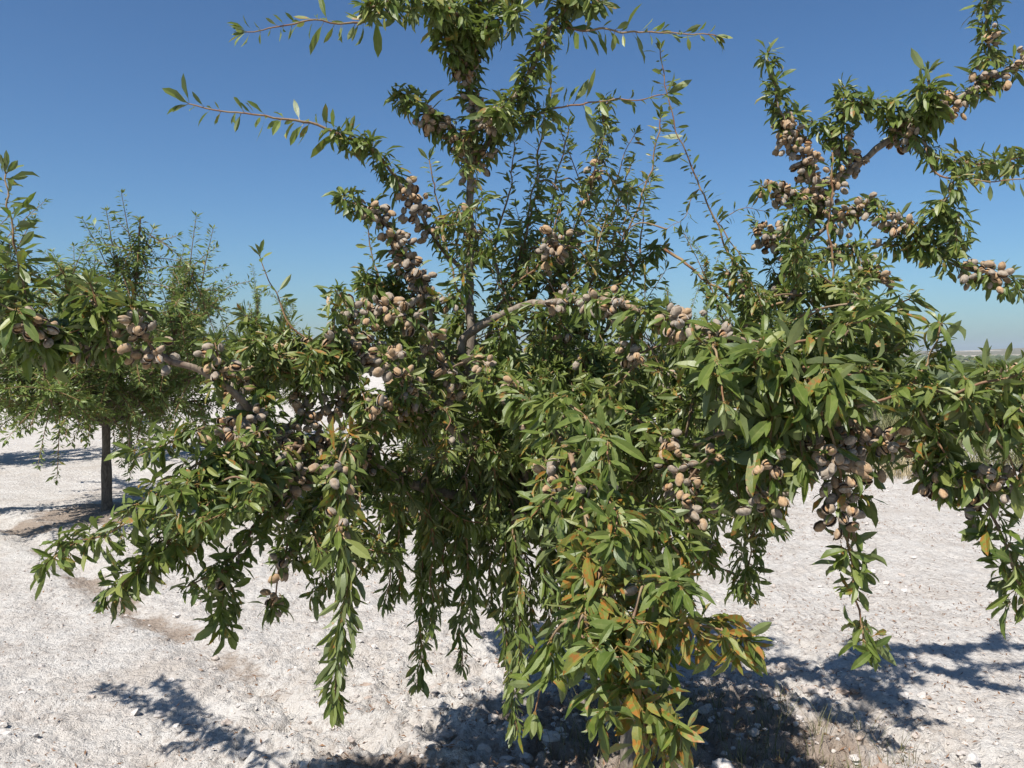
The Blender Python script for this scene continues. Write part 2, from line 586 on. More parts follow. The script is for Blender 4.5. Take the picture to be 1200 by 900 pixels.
def foliage(buf, pts, style, t0=0.0, t1=1.0, L=0.075, dens=1.0, sick=0.0, tmpl=None, rg=None, tone=0.0, droop=1.0, bare=()):
    """leaves along a polyline; returns nothing"""
    rg = rg or rng
    seg = np.linalg.norm(np.diff(pts, axis=0), axis=1)
    s = np.concatenate([[0], np.cumsum(seg)])
    tot = s[-1]
    T = nrm(np.gradient(pts, axis=0))
    at = lambda q: (np.stack([np.interp(q, s, pts[:, k]) for k in range(3)], -1), nrm(np.stack([np.interp(q, s, T[:, k]) for k in range(3)], -1)))
    if tmpl is None:
        d = to_px(pts.mean(0))[2]
        tmpl = T_FINE if d < 2.0 else T_MID
    P_, D_, N_, L_, C_ = [], [], [], [], []
    if style in ('ros', 'big'):
        sp = (0.0104 if style == 'ros' else 0.0150) / dens
        n = max(2, int((t1 - t0) * tot / sp))
        q0 = (t0 + (t1 - t0) * (np.arange(n) + rg.random(n) * .8) / n) * tot
        keep = np.ones(n, bool)
        for (b0, b1, _) in bare:
            keep &= ~((q0 / tot > b0) & (q0 / tot < b1) & (rg.random(n) < .35))
        keep &= vnoise(q0 * 16 + rg.random() * 99, q0 * 0 + 5.5) > rg.uniform(.10, .34, n)
        q0 = q0[keep]
        n = len(q0)
        p, t = at(q0)
        u, v_ = ortho(t)
        a = np.arange(n) * 2.4 + rg.random(n) * 1.2
        rad = nrm(np.cos(a)[:, None] * u + np.sin(a)[:, None] * v_ + UP * 0.28)
        ax = nrm(rad * 1.0 + t * 0.55 + UP * 0.15)
        stub = (0.006 + 0.022 * rg.random(n))[:, None]
        m = rg.integers(5, 9, n)
        ii = np.repeat(np.arange(n), m)
        k = len(ii)
        P = (p + ax * stub)[ii] + rg.normal(0, .003, (k, 3))
        a1, a2 = ortho(ax)
        ph = rg.random(k) * 2 * math.pi
        th_ = R(28) + R(62) * rg.random(k)
        pr = np.cos(ph)[:, None] * a1[ii] + np.sin(ph)[:, None] * a2[ii]
        D = ax[ii] * np.cos(th_)[:, None] + pr * np.sin(th_)[:, None] - UP * (0.2 + 0.75 * rg.random(k))[:, None] * droop
        Nn = ax[ii] * 0.9 + UP * 0.55 + rg.normal(0, .35, (k, 3))
        P_, D_, N_ = P, D, Nn
        L_ = L * np.clip(rg.normal(1, .22, k), .5, 1.5)
        C_ = np.abs(rg.normal(.55, .4, k))
    elif style in ('whip', 'weep'):
        sp = (0.0135 if style == 'whip' else 0.0036) / dens
        n = max(3, int((t1 - t0) * tot / sp))
        q0 = (t0 + (t1 - t0) * np.clip(np.arange(n) + rg.normal(.4, .7, n), 0, n) / n) * tot
        if style == 'weep':
            q0 = q0[vnoise(q0 * 20 + rg.random() * 99, q0 * 0 + 2.5) > rg.uniform(.05, .42, n)]
            n = len(q0)
        p, t = at(q0)
        u, v_ = ortho(t)
        a = np.arange(n) * 2.4 + rg.normal(0, .8, n)
        rad = np.cos(a)[:, None] * u + np.sin(a)[:, None] * v_
        if style == 'whip':
            D = rad * 1.0 + t * (0.30 + .45 * rg.random(n))[:, None] - UP * (0.5 * rg.random(n))[:, None] * droop
            L_ = L * np.clip(rg.normal(1, .2, n), .5, 1.4) * (1 - 0.45 * (q0 / tot - t0) / max(.01, t1 - t0) * (rg.random(n) > .3))
        else:
            D = rad * (0.7 + .3 * rg.random(n))[:, None] + t * 0.55 - UP * (0.5 + .5 * rg.random(n))[:, None] * droop + rg.normal(0, .28, (n, 3))
            L_ = L * np.clip(rg.normal(1, .22, n), .5, 1.4)
        Nn = t * 0.5 + UP * 0.40 + rad * .35 + rg.normal(0, .35 if style == 'weep' else .75, (n, 3))
        P_, D_, N_ = p + rad * 0.003, D, Nn
        C_ = rg.normal(.3, .4 if style == 'weep' else .25, n)
    # a tuft at the very tip
    if t1 > 0.97:
        k = 9
        p, t = at(np.full(k, tot * t1))
        a1, a2 = ortho(t)
        ph = rg.random(k) * 6.28
        D = t * 0.9 + np.cos(ph)[:, None] * a1 * .6 + np.sin(ph)[:, None] * a2 * .6 - UP * .15
        P_ = np.vstack([P_, p]); D_ = np.vstack([D_, D]); N_ = np.vstack([N_, t * .6 + UP * .5 + rg.normal(0, .4, (k, 3))])
        L_ = np.concatenate([L_, L * (0.5 + .5 * rg.random(k))]); C_ = np.concatenate([C_, rg.normal(.3, .2, k)])
    n = len(P_)
    L_ = L_ * np.interp(to_px(pts.mean(0))[2], [1.7, 2.2, 2.9, 5], [.64, .66, .72, .72]) * ((1.08 if L < .085 else 1.08) if style == 'whip' else 1.0)
    L_ = L_ * np.exp(np.clip(rg.normal(0, .16, n), -.5, .25))
    Wd = L_ * rg.uniform(.25, .37, n)
    rn = np.clip(rg.beta(1.6, 1.9, n) + tone + (.12 if style == 'whip' else 0), 0, 1)
    sk = np.clip(sick * rg.random(n) ** .6 * 1.25 + (rg.random(n) > .90) * .75 + rg.random(n) * .12, 0, 1)
    add_leaves(buf, P_, D_, N_, L_, Wd, C_, np.abs(rg.normal(.25 if style == 'whip' else .5, .25, n)), rn, sk, tmpl)


# ------------------------------------------------------------------ almonds in their hulls
def almond_variant(k):
    rg = np.random.default_rng(100 + k)
    b_ = Buf()
    rnd = rg.random()
    openness = [0.04, 0.25, 0.45, 0.12, 0.6, 0.35, 0.2, 0.5, 0.0, 0.4, 0.3, 0.7][k % 12]
    la, lb, lc = 0.0210 * rg.uniform(.88, 1.12), 0.0140 * rg.uniform(.9, 1.1), 0.0115 * rg.uniform(.9, 1.15)
    nu, nv = 13, 9
    for side in (1, -1):
        # half a hull: open dish whose rim is the suture; hinge at the far edge
        V, A = [], []
        for i in range(nu):
            u = i / (nu - 1) * math.pi
            for j in range(nv):
                v_ = j / (nv - 1) * math.pi
                x = -math.cos(u) * la
                w_ = math.sin(u) ** 0.72
                point = 1 - 0.28 * sstep(.3, 1, x / la)
                y = math.cos(v_) * lb * w_ * point
                z = math.sin(v_) ** 0.85 * lc * w_ * point
                wr = 1 + 0.05 * math.sin(7 * u + 3 * v_ + k) + rg.normal(0, .012)
                V.append((x, y * wr, side * z * wr)); A.append((rnd, 1.0 if j == 0 and openness < .2 else 0.0, 0))
        V = np.array(V)
        # hinge about y = -lb
        an = side * openness * 0.9
        yy, zz = V[:, 1] + lb, V[:, 2]
        V = np.stack([V[:, 0], yy * math.cos(an) - zz * math.sin(an) - lb, yy * math.sin(an) + zz * math.cos(an)], -1)
        i = np.arange(nu * nv).reshape(nu, nv)
        F = np.stack([i[:-1, :-1], i[1:, :-1], i[1:, 1:], i[:-1, 1:]], -1).reshape(-1, 4)
        if side < 0: F = F[:, ::-1]
        b_.add(V, F, a=np.array(A))
        # inner skin of the hull, a little smaller
        Vi = V.copy()
        cen = V.mean(0)
        rim = np.tile((np.arange(nv) == 0) | (np.arange(nv) == nv - 1), nu)
        Vi = np.where(rim[:, None], V, V + (cen - V) * 0.16)
        if openness > .03:
            b_.add(Vi, F[:, ::-1], a=(rnd, .75, 0))
    # the nut in its shell
    V = []
    for i in range(9):
        u = i / 8 * math.pi
        for j in range(10):
            v_ = j / 10 * 2 * math.pi
            x = -math.cos(u) * la * .84
            w_ = math.sin(u) ** .8 * (1 - .3 * sstep(0, 1, x / la))
            V.append((x, math.cos(v_) * lb * .72 * w_ + openness * lb * .12, math.sin(v_) * lc * .62 * w_))
    i = np.arange(90).reshape(9, 10); j = np.roll(i, -1, 1)
    b_.add(V, np.stack([i[:-1], i[1:], j[1:], j[:-1]], -1).reshape(-1, 4)[:, ::-1], a=(rnd, 0, 1))
    return b_


ALM = [almond_variant(k) for k in range(24)]
ALM_ME = [x.mesh('almond', M_HULL) for x in ALM]
ALM_NP = [(np.concatenate(x.v), np.concatenate(x.f4), np.concatenate(x.a)) for x in ALM]


def euler_m(a, b_, c):
    ca, sa, cb, sb, cc, sc_ = math.cos(a), math.sin(a), math.cos(b_), math.sin(b_), math.cos(c), math.sin(c)
    return np.array([[cc, -sc_, 0], [sc_, cc, 0], [0, 0, 1]]) @ np.array([[cb, 0, sb], [0, 1, 0], [-sb, 0, cb]]) @ np.array([[1, 0, 0], [0, ca, -sa], [0, sa, ca]])


# ------------------------------------------------------------------ the main almond tree
# each limb: (points as pixel x, y, distance), base radius, tip radius, foliage runs, almond runs (t0, t1, count)
LIMBS = []


def limb(pts, r0, r1, leaf=(), nuts=(), young=(0, 0.3), keep=False):
    LIMBS.append(dict(w=[px(*p) for p in pts], r0=r0, r1=r1, leaf=leaf, nuts=nuts, young=young))
    return len(LIMBS) - 1


ROS = lambda t0=0., t1=1., L=.07, dens=1., **k: dict(style='ros', t0=t0, t1=t1, L=L, dens=dens, **k)
BIG = lambda t0=0., t1=1., L=.088, dens=1., **k: dict(style='big', t0=t0, t1=t1, L=L, dens=dens, **k)
WHIP = lambda t0=0., t1=1., L=.07, dens=1., **k: dict(style='whip', t0=t0, t1=t1, L=L, dens=dens, **k)
WEEP = lambda t0=0., t1=1., L=.06, dens=1., **k: dict(style='weep', t0=t0, t1=t1, L=L, dens=dens, **k)

# --- leader
limb([(640, 610, 3.04), (592, 530, 3.0), (558, 450, 3.0), (552, 380, 3.0), (551, 250, 3.0), (554, 150, 2.98), (550, 70, 2.95), (557, -20, 2.95), (552, -120, 2.95)],
     .023, .008, [ROS(.62, .71, .06, .7), ROS(.68, 1, .075, 1.7), ROS(.35, .55, .05, .35)], [(.67, .79, 17), (.55, .59, 3)], (0, .2))
limb([(552, 22, 2.95), (480, 10, 2.9), (420, 24, 2.82), (350, 28, 2.75), (292, 36, 2.7)], .007, .002, [ROS(0, .35, .06, .8), WHIP(.3, 1, .092, 1)], (), (.4, 1))
limb([(552, 330, 3.0), (520, 290, 2.95), (490, 245, 2.85), (465, 212, 2.8), (440, 178, 2.75), (415, 163, 2.72), (380, 150, 2.7), (320, 138, 2.66), (270, 132, 2.62), (222, 122, 2.6)],
     .010, .002, [ROS(.12, .25, .05, .5), ROS(.36, .62, .068, 1.3), WHIP(.58, 1, .095, 1.0)], [(.22, .37, 16)], (.1, 1))
limb([(525, 440, 2.95), (508, 385, 2.9), (497, 335, 2.85), (468, 285, 2.8), (435, 245, 2.76), (402, 236, 2.72)], .012, .004,
     [ROS(.45, 1, .062, .7), ROS(.85, 1, .07, 1.0)], [(.42, .92, 36)], (0, .5))
limb([(552, 185, 2.98), (525, 150, 2.9), (495, 130, 2.85), (468, 112, 2.8)], .008, .003, [ROS(.2, 1, .07, 1.9)], [(.1, .75, 15)], (.2, .6))
limb([(555, 195, 2.98), (590, 135, 2.9), (620, 85, 2.85), (650, 30, 2.82), (690, -30, 2.8), (720, -90, 2.8)], .012, .004, [ROS(.05, 1, .07, 1.35)], [(.0, .15, 5)], (.1, .5))
limb([(640, 35, 2.85), (700, 36, 2.8), (760, 38, 2.76), (838, 40, 2.72)], .005, .0018, [WHIP(.05, 1, .098, 1.0)], (), (.6, 1))
limb([(583, 148, 2.92), (650, 128, 2.9), (712, 118, 2.86), (778, 112, 2.82)], .005, .0018, [ROS(0, .35, .06, 1.1), WHIP(.3, 1, .098, .8)], (), (.5, 1))
limb([(553, 160, 2.98), (575, 140, 2.85), (590, 128, 2.75)], .005, .003, [ROS(.3, 1, .08, 1.6, tone=.12)], [(.1, .8, 10)], (.3, .6))
limb([(551, 60, 2.95), (575, 30, 2.85), (605, 15, 2.8)], .006, .003, [ROS(.1, 1, .075, 1.4)], (), (.3, .6))
limb([(553, 90, 2.96), (530, 60, 2.85), (520, 30, 2.8)], .006, .003, [ROS(.1, 1, .075, 1.4)], [(.1, .5, 6)], (.3, .6))
limb([(553, 60, 2.95), (530, 15, 2.75), (480, 0, 2.7), (430, 8, 2.68)], .006, .003, [ROS(.1, 1, .075, 1.3)], (), (.3, .6))
limb([(556, 10, 2.95), (600, -10, 2.85), (640, -20, 2.8), (700, 5, 2.75)], .006, .003, [ROS(.1, 1, .075, 1.2)], (), (.3, .6))
limb([(552, 30, 2.95), (520, 0, 2.85), (495, -25, 2.8)], .006, .003, [ROS(.1, 1, .072, 1.3)], (), (.3, .6))
# --- upright shoots behind the leader
for pts, lv, nt_ in (
    ([(640, 420, 3.3), (655, 330, 3.35), (680, 250, 3.35), (700, 190, 3.3), (712, 122, 3.3)], [ROS(.3, 1, .058, 1.15)], [(.45, .85, 14)]),
    ([(600, 400, 3.2), (612, 300, 3.25), (628, 210, 3.3), (640, 130, 3.3), (648, 88, 3.3)], [WHIP(.1, 1, .072, 2.3)], ()),
    ([(600, 380, 3.3), (640, 280, 3.4), (655, 200, 3.4), (668, 150, 3.4)], [WHIP(.1, 1, .07, 2.4)], ()),
    ([(650, 400, 3.4), (700, 320, 3.4), (735, 270, 3.4), (768, 180, 3.4), (772, 140, 3.4)], [WHIP(.1, 1, .068, 2.5)], ()),
    ([(650, 420, 3.3), (710, 340, 3.35), (745, 310, 3.3), (776, 290, 3.3)], [ROS(.2, 1, .058, 1.0)], [(.3, .5, 3)]),
    ([(600, 360, 3.1), (580, 290, 3.15), (598, 220, 3.2), (604, 170, 3.2)], [WHIP(.1, 1, .072, 2.3)], ()),
    ([(560, 400, 3.15), (530, 320, 3.2), (512, 240, 3.2), (503, 190, 3.2)], [WHIP(.1, 1, .066, 2.0)], ()),
    ([(630, 380, 3.4), (690, 310, 3.5), (720, 240, 3.5), (738, 195, 3.5)], [WHIP(.1, 1, .066, 2.5)], ()),
    ([(700, 400, 3.4), (740, 330, 3.5), (752, 260, 3.5), (760, 215, 3.5)], [WHIP(.05, 1, .066, 2.5)], ()),
    ([(570, 420, 3.2), (600, 330, 3.2), (620, 260, 3.1), (632, 205, 3.1)], [ROS(.1, 1, .05, .8)], ()),
    ([(560, 430, 3.1), (590, 350, 3.0), (650, 290, 2.9), (655, 240, 2.9)], [ROS(.1, 1, .055, .7)], [(.74, .86, 9)]),
    ([(540, 420, 3.0), (470, 370, 3.2), (440, 320, 3.3), (432, 270, 3.3)], [WHIP(.1, 1, .066, 1.7)], ()),
):
    limb(pts, .008, .0022, lv, nt_, (.4, 1))
limb([(905, 385, 3.0), (885, 355, 3.0), (862, 320, 3.0), (840, 262, 3.0), (815, 205, 3.0), (795, 160, 3.0), (780, 110, 3.0), (774, 62, 3.0)], .0065, .0016, [WHIP(.1, 1, .062, 1.7)], (), (.8, 1))
limb([(842, 262, 3.0), (865, 245, 3.0), (893, 247, 3.0)], .002, .001, [WHIP(.1, 1, .048, 1.3)], (), (.9, 1))
limb([(815, 225, 3.0), (800, 255, 3.0), (782, 268, 3.0)], .002, .001, [WHIP(.1, 1, .048, 1.3)], (), (.9, 1))
limb([(860, 395, 3.1), (835, 345, 3.1), (818, 310, 3.1), (803, 275, 3.1)], .004, .0014, [WHIP(.1, 1, .064, 1.7)], (), (.8, 1))
limb([(845, 265, 3.0), (880, 330, 2.95), (900, 360, 2.95)], .003, .0014, [WHIP(.1, 1, .04, .8)], (), (.8, 1))

# --- right scaffold limb with its upright arms
limb([(650, 625, 3.05), (690, 540, 3.07), (740, 480, 3.1), (820, 425, 3.12), (888, 362, 3.12), (935, 293, 3.1), (962, 240, 3.1), (1000, 196, 3.1), (1060, 152, 3.05), (1130, 112, 3.0), (1200, 72, 2.95), (1280, 40, 2.9)],
     .028, .007, [ROS(.74, 1, .072, 1.15), ROS(.5, .62, .055, .5)], [(.74, .83, 26), (.66, .69, 5), (.86, .95, 16)], (0, .1))
limb([(965, 255, 3.1), (950, 205, 3.05), (922, 150, 3.0), (908, 105, 3.0), (899, 66, 3.0)], .009, .003, [ROS(.05, .6, .05, .6), ROS(.55, 1, .06, 1.4)], [(.12, .66, 44)], (0, .4))
limb([(960, 245, 3.1), (930, 230, 3.05), (893, 218, 3.0)], .006, .002, [ROS(.1, 1, .058, 1.0)], [(.4, .95, 10)], (.2, .5))
limb([(925, 310, 3.1), (912, 282, 3.05), (886, 264, 3.0)], .006, .002, [ROS(.1, 1, .055, 1.0)], [(.35, .95, 16)], (.2, .5))
limb([(970, 240, 3.1), (985, 180, 3.05), (987, 140, 3.0), (990, 108, 3.0)], .007, .002, [ROS(.2, 1, .065, 1.3)], [(.15, .6, 12)], (.2, .6))
limb([(970, 330, 2.9), (972, 260, 2.9), (976, 180, 2.9)], .005, .003, [WHIP(.3, 1, .06, .6)], (), (.9, .9))
limb([(995, 200, 3.1), (965, 150, 3.05), (925, 134, 3.0)], .005, .002, [ROS(.35, 1, .058, 1.4)], (), (.3, .6))
limb([(1055, 155, 3.05), (1040, 125, 3.0), (1010, 122, 2.95), (1000, 130, 2.95)], .005, .002, [ROS(.1, 1, .07, 1.5)], (), (.3, .6))
limb([(1090, 140, 3.0), (1085, 115, 2.9), (1090, 85, 2.9)], .005, .002, [ROS(.1, 1, .085, 1.4)], (), (.3, .6))
limb([(1150, 105, 2.98), (1158, 55, 2.95), (1157, 5, 2.95), (1160, -30, 2.95)], .006, .003, [ROS(.05, 1, .065, 1.3)], [(.1, .5, 6)], (.2, .6))
limb([(1060, 155, 3.05), (1085, 172, 2.95), (1120, 192, 2.9), (1165, 190, 2.88), (1215, 182, 2.85)], .007, .003, [ROS(.05, 1, .065, 1.2)], [(.0, .25, 10)], (.2, .6))
limb([(1085, 175, 2.95), (1100, 205, 2.9), (1150, 212, 2.85), (1225, 208, 2.8)], .004, .0015, [WHIP(.3, 1, .075, .9)], (), (.7, 1))
limb([(945, 285, 3.1), (985, 255, 3.05), (1025, 238, 3.0), (1050, 262, 2.95), (1080, 268, 2.9), (1110, 232, 2.85), (1125, 205, 2.85)], .009, .003, [ROS(.15, 1, .068, 1.15)], [(.2, .62, 18)], (.1, .5))
limb([(1060, 265, 2.95), (1100, 300, 2.9), (1140, 315, 2.85), (1175, 325, 2.8), (1215, 340, 2.8)], .006, .002, [ROS(.1, 1, .062, .95)], [(.55, .75, 10)], (.2, .6))
limb([(930, 310, 3.1), (985, 292, 3.05), (1035, 288, 3.0), (1080, 292, 2.95), (1115, 278, 2.95)], .007, .003, [ROS(.1, 1, .062, 1.0)], [(.3, .6, 6)], (.1, .5))
limb([(1000, 290, 3.0), (1020, 320, 2.95), (1040, 325, 2.9)], .005, .002, [ROS(.1, 1, .06, 1.2)], [(.5, 1, 6)], (.2, .6))
limb([(1095, 260, 2.9), (1120, 250, 2.85), (1120, 290, 2.85)], .004, .002, [ROS(.1, 1, .07, 1.2)], (), (.2, .6))
limb([(905, 345, 3.1), (930, 350, 2.9), (980, 335, 2.7), (1020, 365, 2.5)], .008, .003, [ROS(.1, 1, .062, 1.1)], [(.3, .6, 4)], (.2, .5))
limb([(890, 370, 3.1), (870, 345, 3.0), (850, 315, 3.0)], .006, .003, [ROS(.2, 1, .055, 1.1)], [(.6, .9, 4)], (.2, .5))

# --- front right limb, coming towards the camera
F1 = [(556, 445, 2.98), (540, 400, 2.92), (582, 371, 2.82), (625, 356, 2.7), (680, 350, 2.5), (740, 360, 2.3), (810, 384, 2.14), (870, 398, 2.04), (935, 418, 1.96), (1000, 432, 1.94), (1060, 452, 1.92), (1130, 470, 1.88), (1240, 486, 1.82)]
limb(F1, .017, .004, [ROS(.34, .52, .072, .9), BIG(.5, .8, .085, .75), BIG(.78, 1, .088, .95, sick=.25)], [(.31, .36, 5), (.385, .43, 5), (.46, .50, 5), (.555, .60, 10), (.64, .66, 4)], (0, .6))
limb([(945, 425, 1.85), (962, 470, 1.84), (983, 540, 1.84), (990, 600, 1.86), (1000, 680, 1.89), (1020, 762, 1.86)], .0045, .002, [BIG(.0, .3, .125, .55), BIG(.38, 1, .066, 1.5, sick=.3)], [(.40, .66, 14)], (.9, .9))
limb([(905, 470, 1.95), (925, 530, 2.00), (895, 575, 2.10), (880, 630, 2.15), (872, 695, 2.15)], .004, .002, [ROS(.0, 1, .06, 1.5)], [(.5, .6, 3)], (.7, .9))
limb([(880, 420, 1.90), (905, 480, 1.88), (902, 540, 1.87), (900, 605, 1.88)], .004, .002, [BIG(.0, .7, .125, .8), BIG(.6, 1, .06, 1.3)], [(.7, .95, 6)], (.9, .9))
limb([(830, 395, 2.05), (845, 430, 1.90), (850, 470, 1.85)], .004, .002, [BIG(.1, 1, .120, .7)], (), (.7, .9))
limb([(900, 410, 1.85), (930, 440, 1.83), (935, 470, 1.81)], .004, .002, [BIG(.1, 1, .120, .7)], (), (.7, .9))
limb([(970, 425, 1.83), (960, 450, 1.79), (1000, 480, 1.77)], .004, .002, [BIG(.1, 1, .1, 1.0)], (), (.7, .9))
limb([(920, 412, 1.88), (985, 385, 1.88), (1030, 368, 1.87), (1062, 352, 1.86)], .004, .002, [BIG(.2, 1, .085, 1.0)], (), (.7, .9))
limb([(1060, 455, 1.79), (1085, 425, 1.81), (1102, 392, 1.81), (1104, 380, 1.81)], .004, .002, [BIG(.2, 1, .066, 1.5)], (), (.7, .9))
limb([(1000, 440, 1.81), (1030, 420, 1.90), (1048, 392, 2.00)], .004, .002, [ROS(.2, 1, .06, 1.2)], (), (.7, .9))
limb([(676, 670, 3.08), (740, 570, 2.75), (830, 513, 2.35), (900, 507, 2.10), (980, 512, 1.95), (1045, 522, 1.86), (1090, 545, 1.88), (1140, 575, 1.84), (1175, 630, 1.81), (1200, 705, 1.80)], .008, .003, [ROS(.3, .5, .065, .5), ROS(.56, .8, .065, .6), BIG(.80, 1, .07, 1.6, sick=.25)], [(.66, .77, 22), (.82, .88, 14)], (0, .6))
limb([(1092, 546, 1.87), (1150, 560, 1.79), (1210, 562, 1.74)], .004, .002, [BIG(.1, 1, .08, 1.2)], [(.6, .95, 6)], (.6, .9))
limb([(1130, 470, 1.74), (1170, 520, 1.74), (1195, 560, 1.74)], .004, .002, [BIG(.0, 1, .078, .9, sick=.2)], (), (.6, .9))
limb([(1110, 468, 1.74), (1150, 450, 1.71), (1230, 428, 1.68)], .004, .002, [BIG(.1, 1, .075, .8)], (), (.6, .9))
limb([(1060, 458, 1.79), (1090, 500, 1.79), (1110, 535, 1.80)], .004, .002, [BIG(.0, 1, .075, .8, sick=.2)], (), (.6, .9))
limb([(740, 365, 2.30), (735, 430, 2.30), (700, 470, 2.30)], .005, .002, [ROS(.1, 1, .06, 1.0)], [(.4, .7, 3)], (.4, .8))

# --- front centre limb, hanging towards the camera, yellowing leaves
limb([(620, 580, 3.03), (612, 515, 2.7), (640, 498, 2.2), (672, 545, 1.9), (690, 620, 1.75), (705, 690, 1.66), (728, 760, 1.6), (750, 830, 1.56), (757, 862, 1.55), (756, 880, 1.55)], .016, .003,
     [ROS(.3, .52, .075, .6), BIG(.5, .72, .085, .75, sick=.35), BIG(.70, 1, .088, 1.2, sick=.9, tone=.12)], [(.40, .47, 4)], (.1, .9))
limb([(715, 725, 1.62), (770, 728, 1.58), (830, 735, 1.54), (870, 748, 1.5)], .003, .0018, [BIG(.1, 1, .082, 1.4, sick=.8, tone=.1)], (), (.9, .9))
limb([(695, 650, 1.72), (685, 690, 1.65), (690, 735, 1.6)], .003, .0018, [BIG(.1, 1, .085, 1.1, sick=.55, tone=.08)], (), (.9, .9))
limb([(600, 500, 2.6), (650, 470, 2.1), (700, 500, 1.85), (716, 545, 1.75)], .005, .002, [BIG(.4, 1, .095, .6)], (), (.6, .9))
limb([(640, 500, 2.3), (640, 540, 2.0), (655, 590, 1.85), (662, 640, 1.8)], .005, .002, [BIG(.3, 1, .075, .8, sick=.35)], [(.62, .85, 5)], (.6, .9))
limb([(700, 470, 2.6), (760, 500, 2.3), (800, 555, 2.15), (812, 610, 2.1), (795, 660, 2.05), (785, 715, 2.0)], .006, .002, [ROS(.1, .6, .07, .9), BIG(.6, 1, .072, 1.2, sick=.3)], [(.55, .82, 16)], (.4, .9))
limb([(560, 480, 2.9), (585, 440, 2.6), (600, 460, 2.4), (615, 470, 2.3)], .006, .003, [ROS(.3, 1, .085, 1.2)], [(.5, .9, 5)], (.4, .9))
limb([(748, 822, 1.56), (775, 838, 1.54), (800, 862, 1.53)], .003, .0018, [BIG(.1, 1, .088, 1.2, sick=.7, tone=.1)], (), (.9, .9))
limb([(738, 790, 1.58), (715, 815, 1.55), (706, 842, 1.54)], .003, .0018, [BIG(.1, 1, .085, 1.1, sick=.6, tone=.1)], (), (.9, .9))
limb([(735, 600, 2.0), (740, 650, 1.85), (750, 700, 1.8)], .004, .002, [BIG(.0, 1, .088, .6, sick=.2)], (), (.7, .9))

# --- left limb with a long arm to the left edge
limb([(640, 612, 3.04), (560, 585, 2.95), (490, 570, 2.82), (430, 543, 2.6), (375, 532, 2.5), (325, 510, 2.38), (280, 467, 2.25), (240, 437, 2.20), (190, 420, 2.18), (130, 408, 2.18), (60, 400, 2.18), (-40, 392, 2.18)],
     .022, .005, [ROS(.3, .55, .065, .5), ROS(.56, .62, .07, .7), ROS(.76, 1, .075, .75)], [(.42, .56, 34), (.74, .92, 16)], (0, .3))
limb([(45, 400, 2.11), (25, 330, 2.10), (14, 265, 2.09), (8, 205, 2.09)], .005, .002, [BIG(.0, .55, .085, 1.1), WHIP(.35, 1, .10, 2.3)], (), (.5, .9))
limb([(60, 402, 2.11), (30, 372, 2.03), (-15, 350, 2.01)], .005, .002, [BIG(.0, 1, .085, 1.0)], [(.2, .6, 5)], (.5, .9))
limb([(130, 408, 2.14), (122, 370, 2.13), (112, 332, 2.12)], .005, .002, [BIG(.2, 1, .085, 1.1)], (), (.5, .9))
limb([(190, 420, 2.17), (168, 392, 2.15), (150, 362, 2.14)], .005, .002, [BIG(.2, 1, .075, 1.2)], [(.3, .9, 9)], (.5, .9))
limb([(262, 452, 2.2), (258, 420, 2.2), (256, 398, 2.2)], .005, .002, [ROS(.1, 1, .065, 1.3)], [(.4, .9, 6)], (.5, .9))
limb([(300, 485, 2.3), (280, 500, 2.25), (272, 535, 2.2)], .005, .002, [ROS(.3, 1, .06, .5)], [(.1, 1, 22)], (.5, .9))
limb([(-30, 393, 2.2), (-90, 396, 2.45), (-150, 402, 2.75), (-200, 415, 3.0)], .007, .003, [ROS(.1, 1, .075, 1.0)], (), (.2, .6))
limb([(-90, 396, 2.45), (-115, 430, 2.45), (-140, 470, 2.5)], .005, .002, [ROS(.1, 1, .07, 1.0)], (), (.4, .9))
limb([(-120, 400, 2.6), (-150, 350, 2.7), (-190, 310, 2.9)], .005, .002, [ROS(.1, 1, .07, 1.0)], (), (.4, .9))
# drooping sprays under the left limb
limb([(345, 520, 2.35), (265, 536, 2.13), (200, 568, 2.03), (135, 622, 1.98), (90, 640, 1.96), (58, 662, 1.93)], .006, .002, [ROS(.15, 1, .068, 1.05, tone=.1)], [(.2, .4, 4)], (.7, .9))
limb([(350, 530, 2.35), (265, 590, 2.13), (205, 630, 2.08), (165, 665, 2.03), (130, 702, 2.00)], .006, .002, [ROS(.1, 1, .072, 1.3, tone=.08)], [(.1, .25, 5)], (.5, .9))
limb([(375, 532, 2.43), (310, 600, 2.28), (275, 650, 2.20), (262, 690, 2.20), (258, 735, 2.20)], .006, .002, [ROS(.1, 1, .066, 1.35)], [(.15, .35, 9), (.7, .78, 3)], (.5, .9))
limb([(275, 672, 2.20), (250, 672, 2.13), (222, 688, 2.08)], .003, .002, [ROS(.1, 1, .05, 1.1)], (), (.5, .9))
limb([(420, 540, 2.60), (360, 590, 2.50), (338, 640, 2.43), (325, 680, 2.43), (320, 712, 2.43)], .006, .002, [ROS(.1, 1, .06, 1.3)], [(.75, .95, 5)], (.5, .9))
limb([(320, 560, 2.35), (250, 570, 2.08), (215, 578, 1.98), (190, 600, 1.98)], .005, .002, [ROS(.1, 1, .07, 1.3)], [(.0, .2, 5)], (.5, .9))
limb([(470, 480, 2.55), (425, 500, 2.35), (398, 540, 2.20), (396, 610, 2.13), (405, 670, 2.13), (398, 745, 2.13), (393, 825, 2.13)], .006, .002, [BIG(.05, .55, .078, 1.1, sick=.45, tone=.12), WEEP(.5, 1, .085, 1.3)], [(.5, .66, 5)], (.3, .9))
limb([(430, 543, 2.60), (385, 580, 2.50), (360, 620, 2.50), (345, 655, 2.50)], .005, .002, [ROS(.1, 1, .064, 1.2)], [(.1, .4, 6)], (.3, .9))
